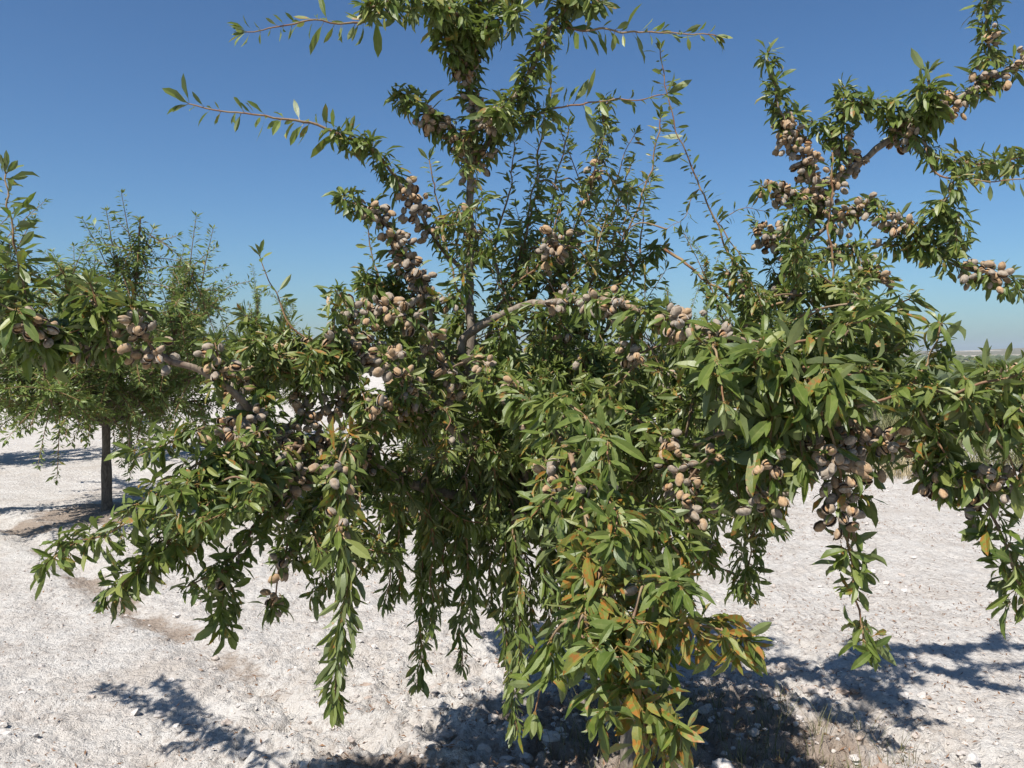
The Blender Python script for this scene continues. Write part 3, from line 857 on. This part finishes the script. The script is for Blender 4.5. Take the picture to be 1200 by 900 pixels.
# --- left upper limb, heavy with nuts
limb([(592, 530, 3.0), (530, 505, 2.8), (478, 450, 2.6), (440, 412, 2.5), (400, 392, 2.45), (360, 408, 2.42), (310, 436, 2.4), (262, 455, 2.38)],
     .018, .004, [ROS(.3, 1, .062, .8)], [(.30, .98, 50)], (0, .4))
limb([(500, 490, 2.7), (470, 440, 2.4), (455, 415, 2.3)], .006, .003, [ROS(.1, 1, .06, .6)], [(.3, 1, 16)], (.2, .5))
limb([(490, 480, 2.65), (450, 470, 2.4), (430, 485, 2.3)], .006, .003, [ROS(.1, 1, .06, .6)], [(.2, 1, 16)], (.2, .5))
limb([(470, 500, 2.6), (410, 470, 2.5), (370, 480, 2.45), (345, 500, 2.42)], .007, .003, [ROS(.1, 1, .058, .5)], [(.15, 1, 34)], (.2, .5))
limb([(440, 545, 2.6), (395, 520, 2.5), (350, 540, 2.45), (330, 560, 2.4)], .007, .003, [ROS(.1, 1, .06, .5)], [(.15, 1, 24)], (.2, .5))
limb([(480, 455, 2.6), (505, 400, 2.55), (480, 372, 2.5), (440, 362, 2.5), (405, 366, 2.48)], .006, .003, [ROS(.1, 1, .06, .8)], [(.3, 1, 20)], (.2, .5))
limb([(530, 500, 2.85), (525, 440, 2.6), (560, 425, 2.45), (580, 450, 2.4)], .006, .003, [ROS(.1, 1, .065, .9)], [(.3, .9, 12)], (.2, .5))
limb([(372, 405, 2.42), (345, 385, 2.4), (325, 345, 2.4), (306, 300, 2.4)], .0035, .0012, [WHIP(.1, 1, .058, 1.1)], (), (.8, 1))
limb([(360, 410, 2.45), (340, 415, 2.5), (310, 420, 2.55), (285, 430, 2.55)], .004, .002, [ROS(.1, 1, .06, 1.1)], (), (.4, .9))
limb([(440, 420, 2.6), (410, 370, 2.7), (395, 345, 2.8)], .004, .0015, [WHIP(.1, 1, .055, 1.4)], (), (.6, 1))

# --- weeping shoots of the shaded interior
for (bx, by, bd), (tx, ty), d1 in (
    ((500, 560, 2.9), (452, 702), 2.8), ((505, 540, 2.9), (490, 800), 2.85), ((520, 545, 2.95), (520, 700), 2.95), ((530, 540, 2.9), (540, 778), 2.9),
    ((560, 560, 3.0), (575, 712), 3.0), ((575, 540, 2.9), (603, 852), 2.85), ((590, 540, 2.95), (628, 775), 2.9), ((610, 540, 3.0), (645, 742), 3.0),
    ((640, 530, 3.1), (680, 720), 3.1), ((660, 530, 3.1), (720, 690), 3.2), ((540, 520, 3.1), (490, 690), 3.2), ((600, 520, 3.2), (560, 700), 3.3),
    ((480, 540, 3.0), (440, 660), 3.1), ((600, 600, 2.8), (612, 800), 2.75), ((580, 560, 2.85), (592, 760), 2.8), ((500, 560, 2.8), (505, 740), 2.8), ((470, 560, 2.8), (468, 690), 2.8), ((545, 560, 2.8), (552, 730), 2.8), ((625, 560, 2.85), (640, 700), 2.85), ((760, 520, 3.1), (770, 690), 3.1), ((700, 520, 3.0), (660, 760), 3.0), ((800, 470, 2.9), (840, 640), 2.8)):
    mid = ((bx + tx * 2) / 3 + random.uniform(-8, 8), by + (ty - by) * .45)
    limb([(bx, by, bd), (mid[0], by + (ty - by) * .18, (bd + d1) / 2), (mid[0] * .5 + tx * .5, by + (ty - by) * .55, d1), (tx, ty, d1)], .005, .0016, [WEEP(.05, 1, .066, 1.15)], (), (.6, 1))

tree = bpy.data.objects.new('almond_tree', None)
tree.location = (TRUNK_XY[0], TRUNK_XY[1], 0)
COL.objects.link(tree)
tag(tree, 'large almond tree in the middle laden with clusters of split brown almonds and hanging branches', 'tree')
ORG = np.array((TRUNK_XY[0], TRUNK_XY[1], 0.0))

SK, SKI = [], []
for i, l in enumerate(LIMBS):
    l['pts'] = spline(l['w'])
# snap every branch base to the nearest earlier branch, so that all of it hangs together
trunk_pts = spline([(TRUNK_XY[0], TRUNK_XY[1], -0.08), px(736, 800, 3.14), px(700, 690, 3.09), px(640, 610, 3.04)], .03)
done = [trunk_pts]
for i, l in enumerate(LIMBS):
    allp = np.vstack(done)
    d = np.linalg.norm(allp - l['w'][0], axis=1)
    j = d.argmin()
    if d[j] > 0.004:
        ww = [allp[j]] + l['w']
        l['pts'] = spline(ww)
    # natural small kinks, none at the base
    p_ = l['pts']
    s_ = np.concatenate([[0], np.cumsum(np.linalg.norm(np.diff(p_, axis=0), axis=1))])
    amp = np.minimum(s_ / .12, 1)[:, None] * (.012 if l['r0'] < .012 else .007)
    l['pts'] = p_ + amp * np.stack([(vnoise(s_ * 13 + i * 7.3 + 40 * a, s_ * 0 + a + .5) - .5) + .5 * (vnoise(s_ * 31 + i * 3.1 + 70 * a, s_ * 0 + a + 9.5) - .5) for a in range(3)], -1) * 2
    done.append(l['pts'])

wood = [Buf() for _ in LIMBS]
leafb = [Buf() for _ in LIMBS]
NUT = []                                      # (position, matrix, variant, limb)


def hang_nuts(i, pts, t0, t1, n, rg):
    s = np.linspace(0, 1, len(pts))
    c = 0
    T = nrm(np.gradient(pts, axis=0))
    while c < n:
        k = min(int(rg.integers(2, 6)), n - c)
        t = rg.uniform(t0, t1)
        p = np.array([np.interp(t, s, pts[:, a]) for a in range(3)])
        tt = T[min(len(pts) - 1, int(t * (len(pts) - 1)))]
        u, v_ = ortho(tt[None]); u, v_ = u[0], v_[0]
        for _ in range(k):
            best = None
            for tr in range(8):
                a = rg.random() * 6.28
                rad = nrm((math.cos(a) * u + math.sin(a) * v_ + tt * rg.normal(0, .8) + np.array((-.15, -.45, .25)))[None])[0]
                dist = rg.uniform(.017, .040) + .008 * tr
                q_ = p + rad * dist + np.array((0, 0, -.010))
                dm = min([np.linalg.norm(q_ - o[0]) for o in NUT[-40:]] or [1])
                if best is None or dm > best[1]: best = (q_, dm, rad)
                if dm > .023: break
            q_, dm, rad = best
            # hull points away from the twig, nose outwards and a little down
            d = nrm((rad + np.array((0, 0, -.35)) + rg.normal(0, .35, 3))[None])[0]
            yaxis = rg.normal(0, 1, 3); yaxis -= d * (yaxis @ d); yaxis /= np.linalg.norm(yaxis)
            z_ = np.cross(d, yaxis)
            Mx = np.stack([d, yaxis, z_], 1)
            sc_ = rg.uniform(.62, .88)
            NUT.append((q_, Mx, int(rg.integers(0, 24)), i, sc_))
        c += k


for i, l in enumerate(LIMBS):
    rg = np.random.default_rng(1000 + i)
    add_tube(wood[i], l['pts'], l['r0'], l['r1'], 8 if l['r0'] > .015 else 6, l['young'], .8, .25)
    for f in l['leaf']:
        f = dict(f)
        foliage(leafb[i], l['pts'], f.pop('style'), rg=rg, bare=l['nuts'], **f)
    for (t0, t1, n) in l['nuts']:
        hang_nuts(i, l['pts'], t0, t1, int(n * 2.7), rg)

# side shoots that fill the crown: each grows from the branch nearest to it
kd_p = np.vstack([l['pts'][::3] for l in LIMBS]); kd_i = np.concatenate([np.full(len(l['pts'][::3]), i) for i, l in enumerate(LIMBS)])
kd = kdtree.KDTree(len(kd_p))
for k, p in enumerate(kd_p): kd.insert(p, k)
kd.balance()
FILL = [
    ((515, 195, 590, 380), (2.82, 2.94), 6, 'ros', .056, (0, -.3, .3), (.08, .16), .7),
    ((285, 395, 420, 470), (2.35, 2.65), 20, 'ros', .060, (-.2, -.1, .1), (.10, .2), .9),   # pixel box, distance range, count, style, leaf length, direction bias, length range
    ((400, 400, 540, 560), (2.5, 3.1), 16, 'ros', .056, (0, -.1, -.4), (.10, .24), .85),
    ((540, 290, 740, 450), (2.9, 3.7), 40, 'whip', .062, (0, 0, .9), (.15, .32), 1.7),
    ((560, 380, 700, 540), (2.6, 3.4), 34, 'ros', .060, (0, -.3, -.1), (.12, .26), 1.0),
    ((680, 400, 850, 560), (2.4, 3.4), 40, 'ros', .062, (.1, -.3, -.3), (.12, .26), 1.0),
    ((640, 520, 830, 660), (2.6, 3.3), 44, 'weep', .058, (0, -.1, -1), (.16, .34), 1.0),
    ((470, 530, 640, 610), (2.7, 3.3), 46, 'weep', .058, (0, 0, -1), (.12, .26), 1.1),
    ((820, 400, 960, 540), (2.0, 2.7), 12, 'big', .075, (.1, -.3, -.5), (.12, .24), 1.0),
    ((880, 300, 1030, 420), (2.6, 3.2), 24, 'ros', .056, (.1, -.2, .3), (.10, .24), 1.0),
    ((930, 460, 1000, 560), (1.8, 2.1), 4, 'big', .080, (0, -.2, -.8), (.10, .2), .9),
    ((225, 500, 330, 620), (2.0, 2.3), 9, 'ros', .064, (-.3, -.2, -.5), (.12, .22), .9),
    ((0, 330, 120, 420), (2.05, 2.25), 4, 'big', .085, (-.1, -.2, .2), (.10, .2), 1.0),
    ((665, 500, 740, 660), (1.75, 2.1), 6, 'big', .080, (0, -.5, -.4), (.10, .2), .9),
    ((640, 680, 790, 790), (1.55, 1.75), 7, 'big', .086, (.1, -.4, -.5), (.08, .16), .95),
    ((600, 210, 740, 330), (3.1, 3.5), 22, 'whip', .060, (.2, 0, .8), (.14, .28), 1.6),
    ((440, 330, 560, 420), (2.8, 3.3), 18, 'ros', .056, (-.2, -.2, .3), (.10, .2), .9),
    ((350, 560, 440, 640), (2.4, 2.8), 10, 'ros', .060, (0, -.1, -.8), (.10, .2), 1.0),
    ((1060, 430, 1200, 500), (1.7, 1.95), 6, 'big', .080, (.2, -.3, -.5), (.10, .18), 1.0),
    ((470, 420, 600, 540), (3.3, 4.0), 24, 'ros', .062, (0, .3, -.1), (.15, .3), 1.1),
    ((600, 430, 820, 600), (3.3, 4.0), 36, 'ros', .062, (0, .3, -.2), (.15, .3), 1.1),
]
rf = np.random.default_rng(77)
for (x0, y0, x1, y1), (d0, d1), n, sty, L, bias, (l0, l1), dens in FILL:
    for _ in range(n):
        p = px(rf.uniform(x0, x1), rf.uniform(y0, y1), rf.uniform(d0, d1))
        co, k, dist = kd.find(Vector(p))
        i = int(kd_i[k])
        co = np.array(co)
        d = nrm((np.array(bias) + rf.normal(0, .5, 3))[None])[0]
        ln = rf.uniform(l0, l1)
        tip = p + d * ln
        tip[2] = max(tip[2], 0.25)
        m_ = co * .45 + p * .55 + np.array((0, 0, .03))
        pts = spline([co, m_, p, p * .5 + tip * .5 + rf.normal(0, .012, 3), tip])
        add_tube(wood[i], pts, .0035, .0013, 5, (.5, 1))
        frac = min(.75, dist / (dist + ln))
        foliage(leafb[i], pts, sty, max(.1, frac * .6), 1.0, L, dens, sick=.12, rg=rf)
        if rf.random() < .40 and sty in ('ros', 'big'):
            hang_nuts(i, pts, frac * .8, min(1, frac * .8 + .3), int(rf.integers(1, 5)), rf)

tb = Buf()
add_tube(tb, trunk_pts, .062, .040, 14, (0, 0), .7, .3)
tb.v = [x - ORG for x in tb.v]
link('trunk', tb.mesh('trunk', M_BARK), tree)
brs = []
for i, l in enumerate(LIMBS):
    org = np.array(l['pts'][0])
    wood[i].v = [x - org for x in wood[i].v]
    o = link('branch', wood[i].mesh('branch', M_BARK), tree, org - ORG)
    brs.append((o, org))
    if leafb[i].n:
        leafb[i].v = [x - org for x in leafb[i].v]
        link('foliage', leafb[i].mesh('foliage', M_LEAF), o)

# which almonds the photograph shows largest: a shade test against the leaves
allv, allf, off = [], [], 0
for i, (o, org) in enumerate(brs):
    if leafb[i].n:
        allv.append(np.concatenate(leafb[i].v) + org)
        for f in leafb[i].f4: pass
        allf.append(np.concatenate(leafb[i].f4) + off)
        off += leafb[i].n
bvh = BVHTree.FromPolygons(np.concatenate(allv).tolist(), np.concatenate(allf).tolist())
score = []
eye = np.array((0, 0, CAM_H))
for (p, Mx, var, i, sc_) in NUT:
    sx, sy, d = to_px(p)
    vis = 0
    if 0 < sx < 1200 and 0 < sy < 900:
        for off3 in ((0, 0, 0), (.01, 0, .01), (-.01, 0, .01), (.01, 0, -.01), (-.01, 0, -.01)):
            q_ = p + np.array(off3)
            dv = q_ - eye
            ln = np.linalg.norm(dv)
            h = bvh.ray_cast(Vector(eye), Vector(dv / ln), ln - .02)
            vis += h[0] is None
    score.append(vis / d ** 2)
order = np.argsort(score)[::-1]
rest = Buf()
for rank, k in enumerate(order):
    p, Mx, var, i, sc_ = NUT[k]
    if rank < 100:
        o = link('almond', ALM_ME[var], brs[i][0])
        from mathutils import Matrix
        m4 = Matrix([[*(Mx[0] * sc_), p[0] - brs[i][1][0]], [*(Mx[1] * sc_), p[1] - brs[i][1][1]], [*(Mx[2] * sc_), p[2] - brs[i][1][2]], [0, 0, 0, 1]])
        o.matrix_local = m4
    else:
        V, F, A = ALM_NP[var]
        rest.add(V @ (Mx * sc_).T + p - ORG, F, a=A)
tag(link('almonds', rest.mesh('almonds', M_HULL), tree), kind='stuff')
print('leaves verts', off, 'nuts', len(NUT), 'limbs', len(LIMBS))


# ------------------------------------------------------------------ other orchard trees
def orchard_tree(seed, height, spread, trunk_h, nl, leaf_L, tmpl, r_trunk=.045, weep=.35, shoots=(9, 14)):
    """returns wood and crown buffers of a young almond tree, base at the origin"""
    rg = np.random.default_rng(seed)
    trk, cr = Buf(), Buf()
    wd = trk
    fork = np.array((rg.normal(0, .04), rg.normal(0, .04), trunk_h))
    add_tube(trk, spline([(0, 0, -.1), (fork[0] * .3, fork[1] * .3, trunk_h * .5), fork], .05), r_trunk, r_trunk * .75, 10, (0, 0), 1, .3)
    n = nl
    for k in range(n):
        a = k * 2.4 + rg.normal(0, .25)
        up_ = k % 3 != 0
        r_ = spread * rg.uniform(.55, 1.0) * (.55 if up_ else 1)
        top = height * rg.uniform(.78, 1.0) if up_ else height * rg.uniform(.35, .6)
        e = np.array((math.cos(a) * r_, math.sin(a) * r_, top))
        m = fork * .5 + e * .5 + np.array((math.cos(a), math.sin(a), 0)) * r_ * (.22 if up_ else .05) + UP * (-.05 if up_ else .2) * (height * .2)
        pts = spline([fork - UP * .04, fork * .75 + m * .25, m, e], .04)
        add_tube(wd, pts, r_trunk * .5, .006, 6, (0, .5))
        foliage(cr, pts, 'ros', .25, 1, leaf_L, .55, rg=rg, tmpl=tmpl)
        for s_ in range(int(rg.integers(*shoots))):
            t = rg.uniform(.25, 1)
            p = pts[int(t * (len(pts) - 1))]
            d = rg.normal(0, .6, 3) + np.array((math.cos(a) * .35, math.sin(a) * .35, .55 if rg.random() > weep else -.8))
            d = nrm(d[None])[0]
            ln = rg.uniform(.2, .55) * height / 3 * (1.6 if d[2] > .8 else 1)
            q_ = p + d * ln
            if rg.random() < weep: q_[2] -= ln * .55
            q_[2] = max(q_[2], .3)
            sp = spline([p, p * .5 + q_ * .5 + UP * .06 * ln, q_], .04)
            add_tube(wd, sp, .005, .0018, 4, (.5, 1))
            foliage(cr, sp, 'whip', .05, 1, leaf_L, 1.9, rg=rg, tmpl=tmpl)
    return trk, cr


def plant_tree(bufs, loc, rot, sc_, label, group=None, cat='tree', meshes=None, stretch=(1, 1, 1)):
    t = bpy.data.objects.new('orchard_tree', None)
    COL.objects.link(t)
    z = float(ground_z(loc[0], loc[1]))
    t.location = (loc[0], loc[1], z)
    t.rotation_euler = (0, 0, rot)
    t.scale = (sc_, sc_, sc_)
    tag(t, label, cat, group)
    if meshes is None:
        meshes = (bufs[0].mesh('trunk', M_BARK_DARK), bufs[1].mesh('crown', M_LEAF_FAR))
    link('trunk', meshes[0], t)
    link('crown', meshes[1], t)
    t.scale = tuple(np.array(stretch) * sc_)
    return meshes


GR = 'smaller orchard trees standing beyond the laden tree'
plant_tree(orchard_tree(21, 2.75, 1.85, .88, 24, .085, T_LOW, .045, .33, (30, 40)), (-4.03, 8.1), .6, 1.0,
           'young almond tree on the left with bare brown trunk and feathery upright shoots', GR, stretch=(1.22, 1.22, 1.0))
plant_tree(orchard_tree(33, 3.0, 1.4, .8, 15, .085, T_LOW, .045, .55, (26, 34)), (-7.9, 11.6), 2.2, 1.0,
           'leafy tree at the left edge half hidden behind the nearer branches', GR)
plant_tree(orchard_tree(47, 2.9, 1.3, .7, 10, .085, T_LOW, .045, .4), (2.75, 11.2), 1.2, 1.0,
           'pale feathery tree seen in the gap right of the upright leader of the big tree', GR)
plant_tree(orchard_tree(58, 2.6, 1.5, .6, 13, .095, T_LOW, .045, .5, (20, 28)), (-5.9, 12.6), 1.9, 1.0,
           'dim green tree partly hidden behind the young tree with the bare trunk', GR)
bk = orchard_tree(52, 2.9, 1.4, .7, 11, .10, T_LOW, .045, .4, (14, 20))
BKM = (bk[0].mesh('trunk', M_BARK_DARK), bk[1].mesh('crown', M_LEAF_FAR))
for k, (x, y) in enumerate(((-4.6, 15.2), (-9.6, 18.5), (-1.1, 14.6), (1.0, 18.0), (-5.2, 25.5))):
    plant_tree(None, (x, y), k * 1.7, (.95, .9, .85, .9, .7)[k], 'orchard tree glimpsed through gaps of the laden tree and its left neighbour', 'orchard rows behind the laden tree', meshes=BKM)
FARM = [orchard_tree(60 + k, 2.7, 1.35, .5, 10, .13, T_LOW, .05, .4, (7, 10)) for k in range(3)]
FARMESH = [tuple(x.mesh(n_, m_) for x, n_, m_ in zip(f, ('trunk', 'crown'), (M_BARK_DARK, M_LEAF_FAR))) for f in FARM]
rt = np.random.default_rng(9)
kk = 0
for row in range(9):
    yy = 22 + row * 6.5 + row * row * .5
    for c in range(-1, 5):
        xx = yy * .56 + c * 3.6 + rt.normal(0, .4) - 3.0
        u = 600 + xx / yy * FPX
        if not (1000 < u < 1260): continue
        plant_tree(None, (xx, yy + rt.normal(0, .5)), rt.random() * 6.28, rt.uniform(.8, 1.0), 'small green tree of the far orchard rows below the pale hills',
                   'trees of the far orchard rows', meshes=FARMESH[kk % 3])
        kk += 1


# ------------------------------------------------------------------ loose ground cover
def ground_scatter(n, f, xr=(-4, 5), yr=(2.6, 11), rg=None):
    out = []
    while len(out) < n:
        x, y = rg.uniform(*xr, 4000), np.exp(rg.uniform(math.log(yr[0]), math.log(yr[1]), 4000))
        ok = rg.random(4000) < f(x, y)
        out += list(np.stack([x, y], -1)[ok])
    return np.array(out[:n])


rs = np.random.default_rng(55)
tr_d = lambda x, y: np.hypot(x - TRUNK_XY[0] - .1, y - TRUNK_XY[1] - .25)
# clods and stones
ico = bpy.data.meshes.new('tmp')
import bmesh
bm = bmesh.new(); bmesh.ops.create_icosphere(bm, subdivisions=2, radius=1.0)
bm.verts.ensure_lookup_table()
IV = np.array([v.co[:] for v in bm.verts]); IF = np.array([[v.index for v in f.verts] for f in bm.faces]); bm.free()
bpy.data.meshes.remove(ico)
P = ground_scatter(5200, lambda x, y: .18 + .9 * sstep(1.9, .4, tr_d(x, y)) + .35 * sstep(.5, .62, vnoise(x * 1.2 + 8, y * 1.2)), (-5, 5.5), (2.5, 12), rs)
b = Buf()
for (x, y) in P:
    near = sstep(1.8, .3, tr_d(x, y))
    r_ = min(.024 + .010 * near, .0042 * (1 - rs.random()) ** -.5 * (1 + .9 * near))
    fr = rs.random(3) * 50
    d_ = IV @ euler_m(*(rs.random(3) * 6.28)).T
    rr = 1 + 1.0 * (vnoise(IV[:, 0] * 1.6 + fr[0], IV[:, 1] * 1.6 + IV[:, 2] * 1.1 + fr[1]) - .5) + .6 * (vnoise(IV[:, 0] * 4 + fr[2], IV[:, 1] * 4 + IV[:, 2] * 3.1) - .5)
    V = d_ * rr[:, None] * r_ * np.array((1, rs.uniform(.7, 1), rs.uniform(.5, .8)))
    z = float(ground_z(x, y)) + r_ * .15
    b.add(V + np.array((x, y, z)), tris=IF, a=(rs.random() ** 1.3, (rs.random() < .10 + .25 * near) * rs.uniform(.3, .9), 0))
tag(link('gravel', b.mesh('gravel', M_STONE, False)), 'loose chalk clods and pebbles scattered over the white soil', 'gravel', kind='stuff')

# fallen dry leaves
P = ground_scatter(17000, lambda x, y: .10 + .55 * sstep(2.2, .5, tr_d(x, y)) + .5 * sstep(.3, 1.2, x) * sstep(.35, .6, vnoise(x * 1.5 + 2, y * 1.5)), (-4.5, 6), (2.6, 12), rs)
n = len(P)
z = ground_z(P[:, 0], P[:, 1]) + .006
an = rs.random(n) * 6.28
D = np.stack([np.cos(an), np.sin(an), rs.normal(0, .25, n)], -1)
b = Buf()
add_leaves(b, np.column_stack([P, z]), D, UP + rs.normal(0, .35, (n, 3)), rs.uniform(.008, .036, n), rs.uniform(.004, .011, n), rs.normal(.3, .8, n), np.abs(rs.normal(.5, .3, n)), rs.random(n), np.zeros(n), T_LOW)
tag(link('leaf_litter', b.mesh('leaf_litter', M_LITTER)), 'dry brown fallen leaves strewn on the white soil', 'leaf litter', kind='stuff')


def tuft(buf, c, n, h, spread, rg, lean=.5, wid=.0022):
    a = rg.random(n) * 6.28
    r_ = spread * np.sqrt(rg.random(n))
    base = np.stack([c[0] + np.cos(a) * r_, c[1] + np.sin(a) * r_, np.full(n, 0.)], -1)
    base[:, 2] = ground_z(base[:, 0], base[:, 1]) - .005
    a2 = a + rg.normal(0, .8, n)
    ln = h * rg.uniform(.35, 1, n)
    d = np.stack([np.cos(a2) * lean * rg.random(n), np.sin(a2) * lean * rg.random(n), np.ones(n)], -1)
    d = nrm(d)
    e2 = base + d * ln[:, None] * .55
    tip = e2 + nrm(d + np.stack([np.cos(a2), np.sin(a2), np.full(n, -.3)], -1) * .5 * lean) * ln[:, None] * .45
    sd_ = np.stack([-np.sin(a2), np.cos(a2), np.zeros(n)], -1) * wid
    V = np.stack([base - sd_, base + sd_, e2 - sd_ * .8, e2 + sd_ * .8, tip - sd_ * .2, tip + sd_ * .2], 1)
    F = (np.array([[0, 1, 3, 2], [2, 3, 5, 4]])[None] + (np.arange(n) * 6)[:, None, None]).reshape(-1, 4)
    buf.add(V.reshape(-1, 3), F, a=np.stack([np.repeat(rg.random(n), 6), np.zeros(6 * n), np.zeros(6 * n)], -1))


b = Buf()
for k in range(60):
    a, r_ = rs.random() * 6.28, .75 * math.sqrt(rs.random())
    tuft(b, (TRUNK_XY[0] + .35 + math.cos(a) * r_, TRUNK_XY[1] + .15 + math.sin(a) * r_ * .6), 14, .16, .05, rs, .9, .0013)
tag(link('dry_weeds', b.mesh('dry_weeds', M_WEED)), 'thin dry weeds in the shade under the large almond tree', 'weeds', kind='stuff')

for k, (u, v_, n, h, lab) in enumerate(((1066, 560, 240, .55, 'pale straw tuft of dry grass with the tallest stalks at the orchard edge'),
                                        (1020, 556, 170, .30, 'low straw tuft of dry grass left of the tall straw tuft'),
                                        (1108, 566, 130, .24, 'small dull tuft of dry grass right of the tall straw tuft'))):
    y = CAM_H * FPX / (v_ - 415)
    b = Buf()
    tuft(b, ((u - 600) / FPX * y, y), n, h, .34, rs, .9, .004)
    tag(link('grass_tuft', b.mesh('grass_tuft', M_STRAW)), lab, 'grass tuft', 'dry grass tufts at the orchard edge')

b = Buf()
for k in range(420):
    y = rs.uniform(11.2, 17)
    x = y * rs.uniform(.3, .8)
    tuft(b, (x, y), 26, rs.uniform(.15, .45) * (1 + .35 * max(0, y - 13)), .25, rs, 1.0, .006)
tag(link('scrub', b.mesh('scrub', M_WEED)), 'dull green and straw coloured weeds along the orchard edge on the right', 'weeds', kind='stuff')

# far scrub and groves on the plain, too many and too small to count
b = Buf()
for k in range(3200):
    y = math.exp(rs.uniform(math.log(70), math.log(1500)))
    x = y * rs.uniform(-.75, .8)
    r_ = rs.uniform(.8, 2.2) * (1 + y / 900)
    fr = rs.random(2) * 50
    rr = 1 + .9 * (vnoise(IV[:, 0] * 2.2 + fr[0], IV[:, 1] * 2.2 + IV[:, 2] * 1.7 + fr[1]) - .5)
    b.add(IV * rr[:, None] * r_ * np.array((1.3, 1.3, .8)) + np.array((x, y, float(ground_z(x, y)) + r_ * .3)), tris=IF, a=(rs.random() * .5, 0, 0))
M_SCRUB = plain_attr_mat('far_scrub', (0.045, 0.065, 0.028), (0.11, 0.115, 0.055))
tag(link('distant_scrub', b.mesh('distant_scrub', M_SCRUB, False)), 'dark green scrub dotted over the far plain below the hills', 'scrub', kind='stuff')

# ------------------------------------------------------------------ haze: one even box of air over the plain
hb = Buf()
hx, hy0, hy1, hz0, hz1 = 6500.0, -450.0, 6500.0, -40.0, 75.0
hb.add([(x, y, z) for z in (hz0, hz1) for y in (hy0, hy1) for x in (-hx, hx)],
       [(0, 2, 3, 1), (4, 5, 7, 6), (0, 1, 5, 4), (2, 6, 7, 3), (0, 4, 6, 2), (1, 3, 7, 5)])
g = N('dusty_air')
vol = g.n('ShaderNodeVolumePrincipled', {'Color': (0.82, 0.90, 1.0, 1), 'Density': 0.00016, 'Anisotropy': 0.2})
g.t.links.new(vol.outputs[0], g.out.inputs[1])
tag(link('haze', hb.mesh('haze', g.m, False)), kind='stuff')
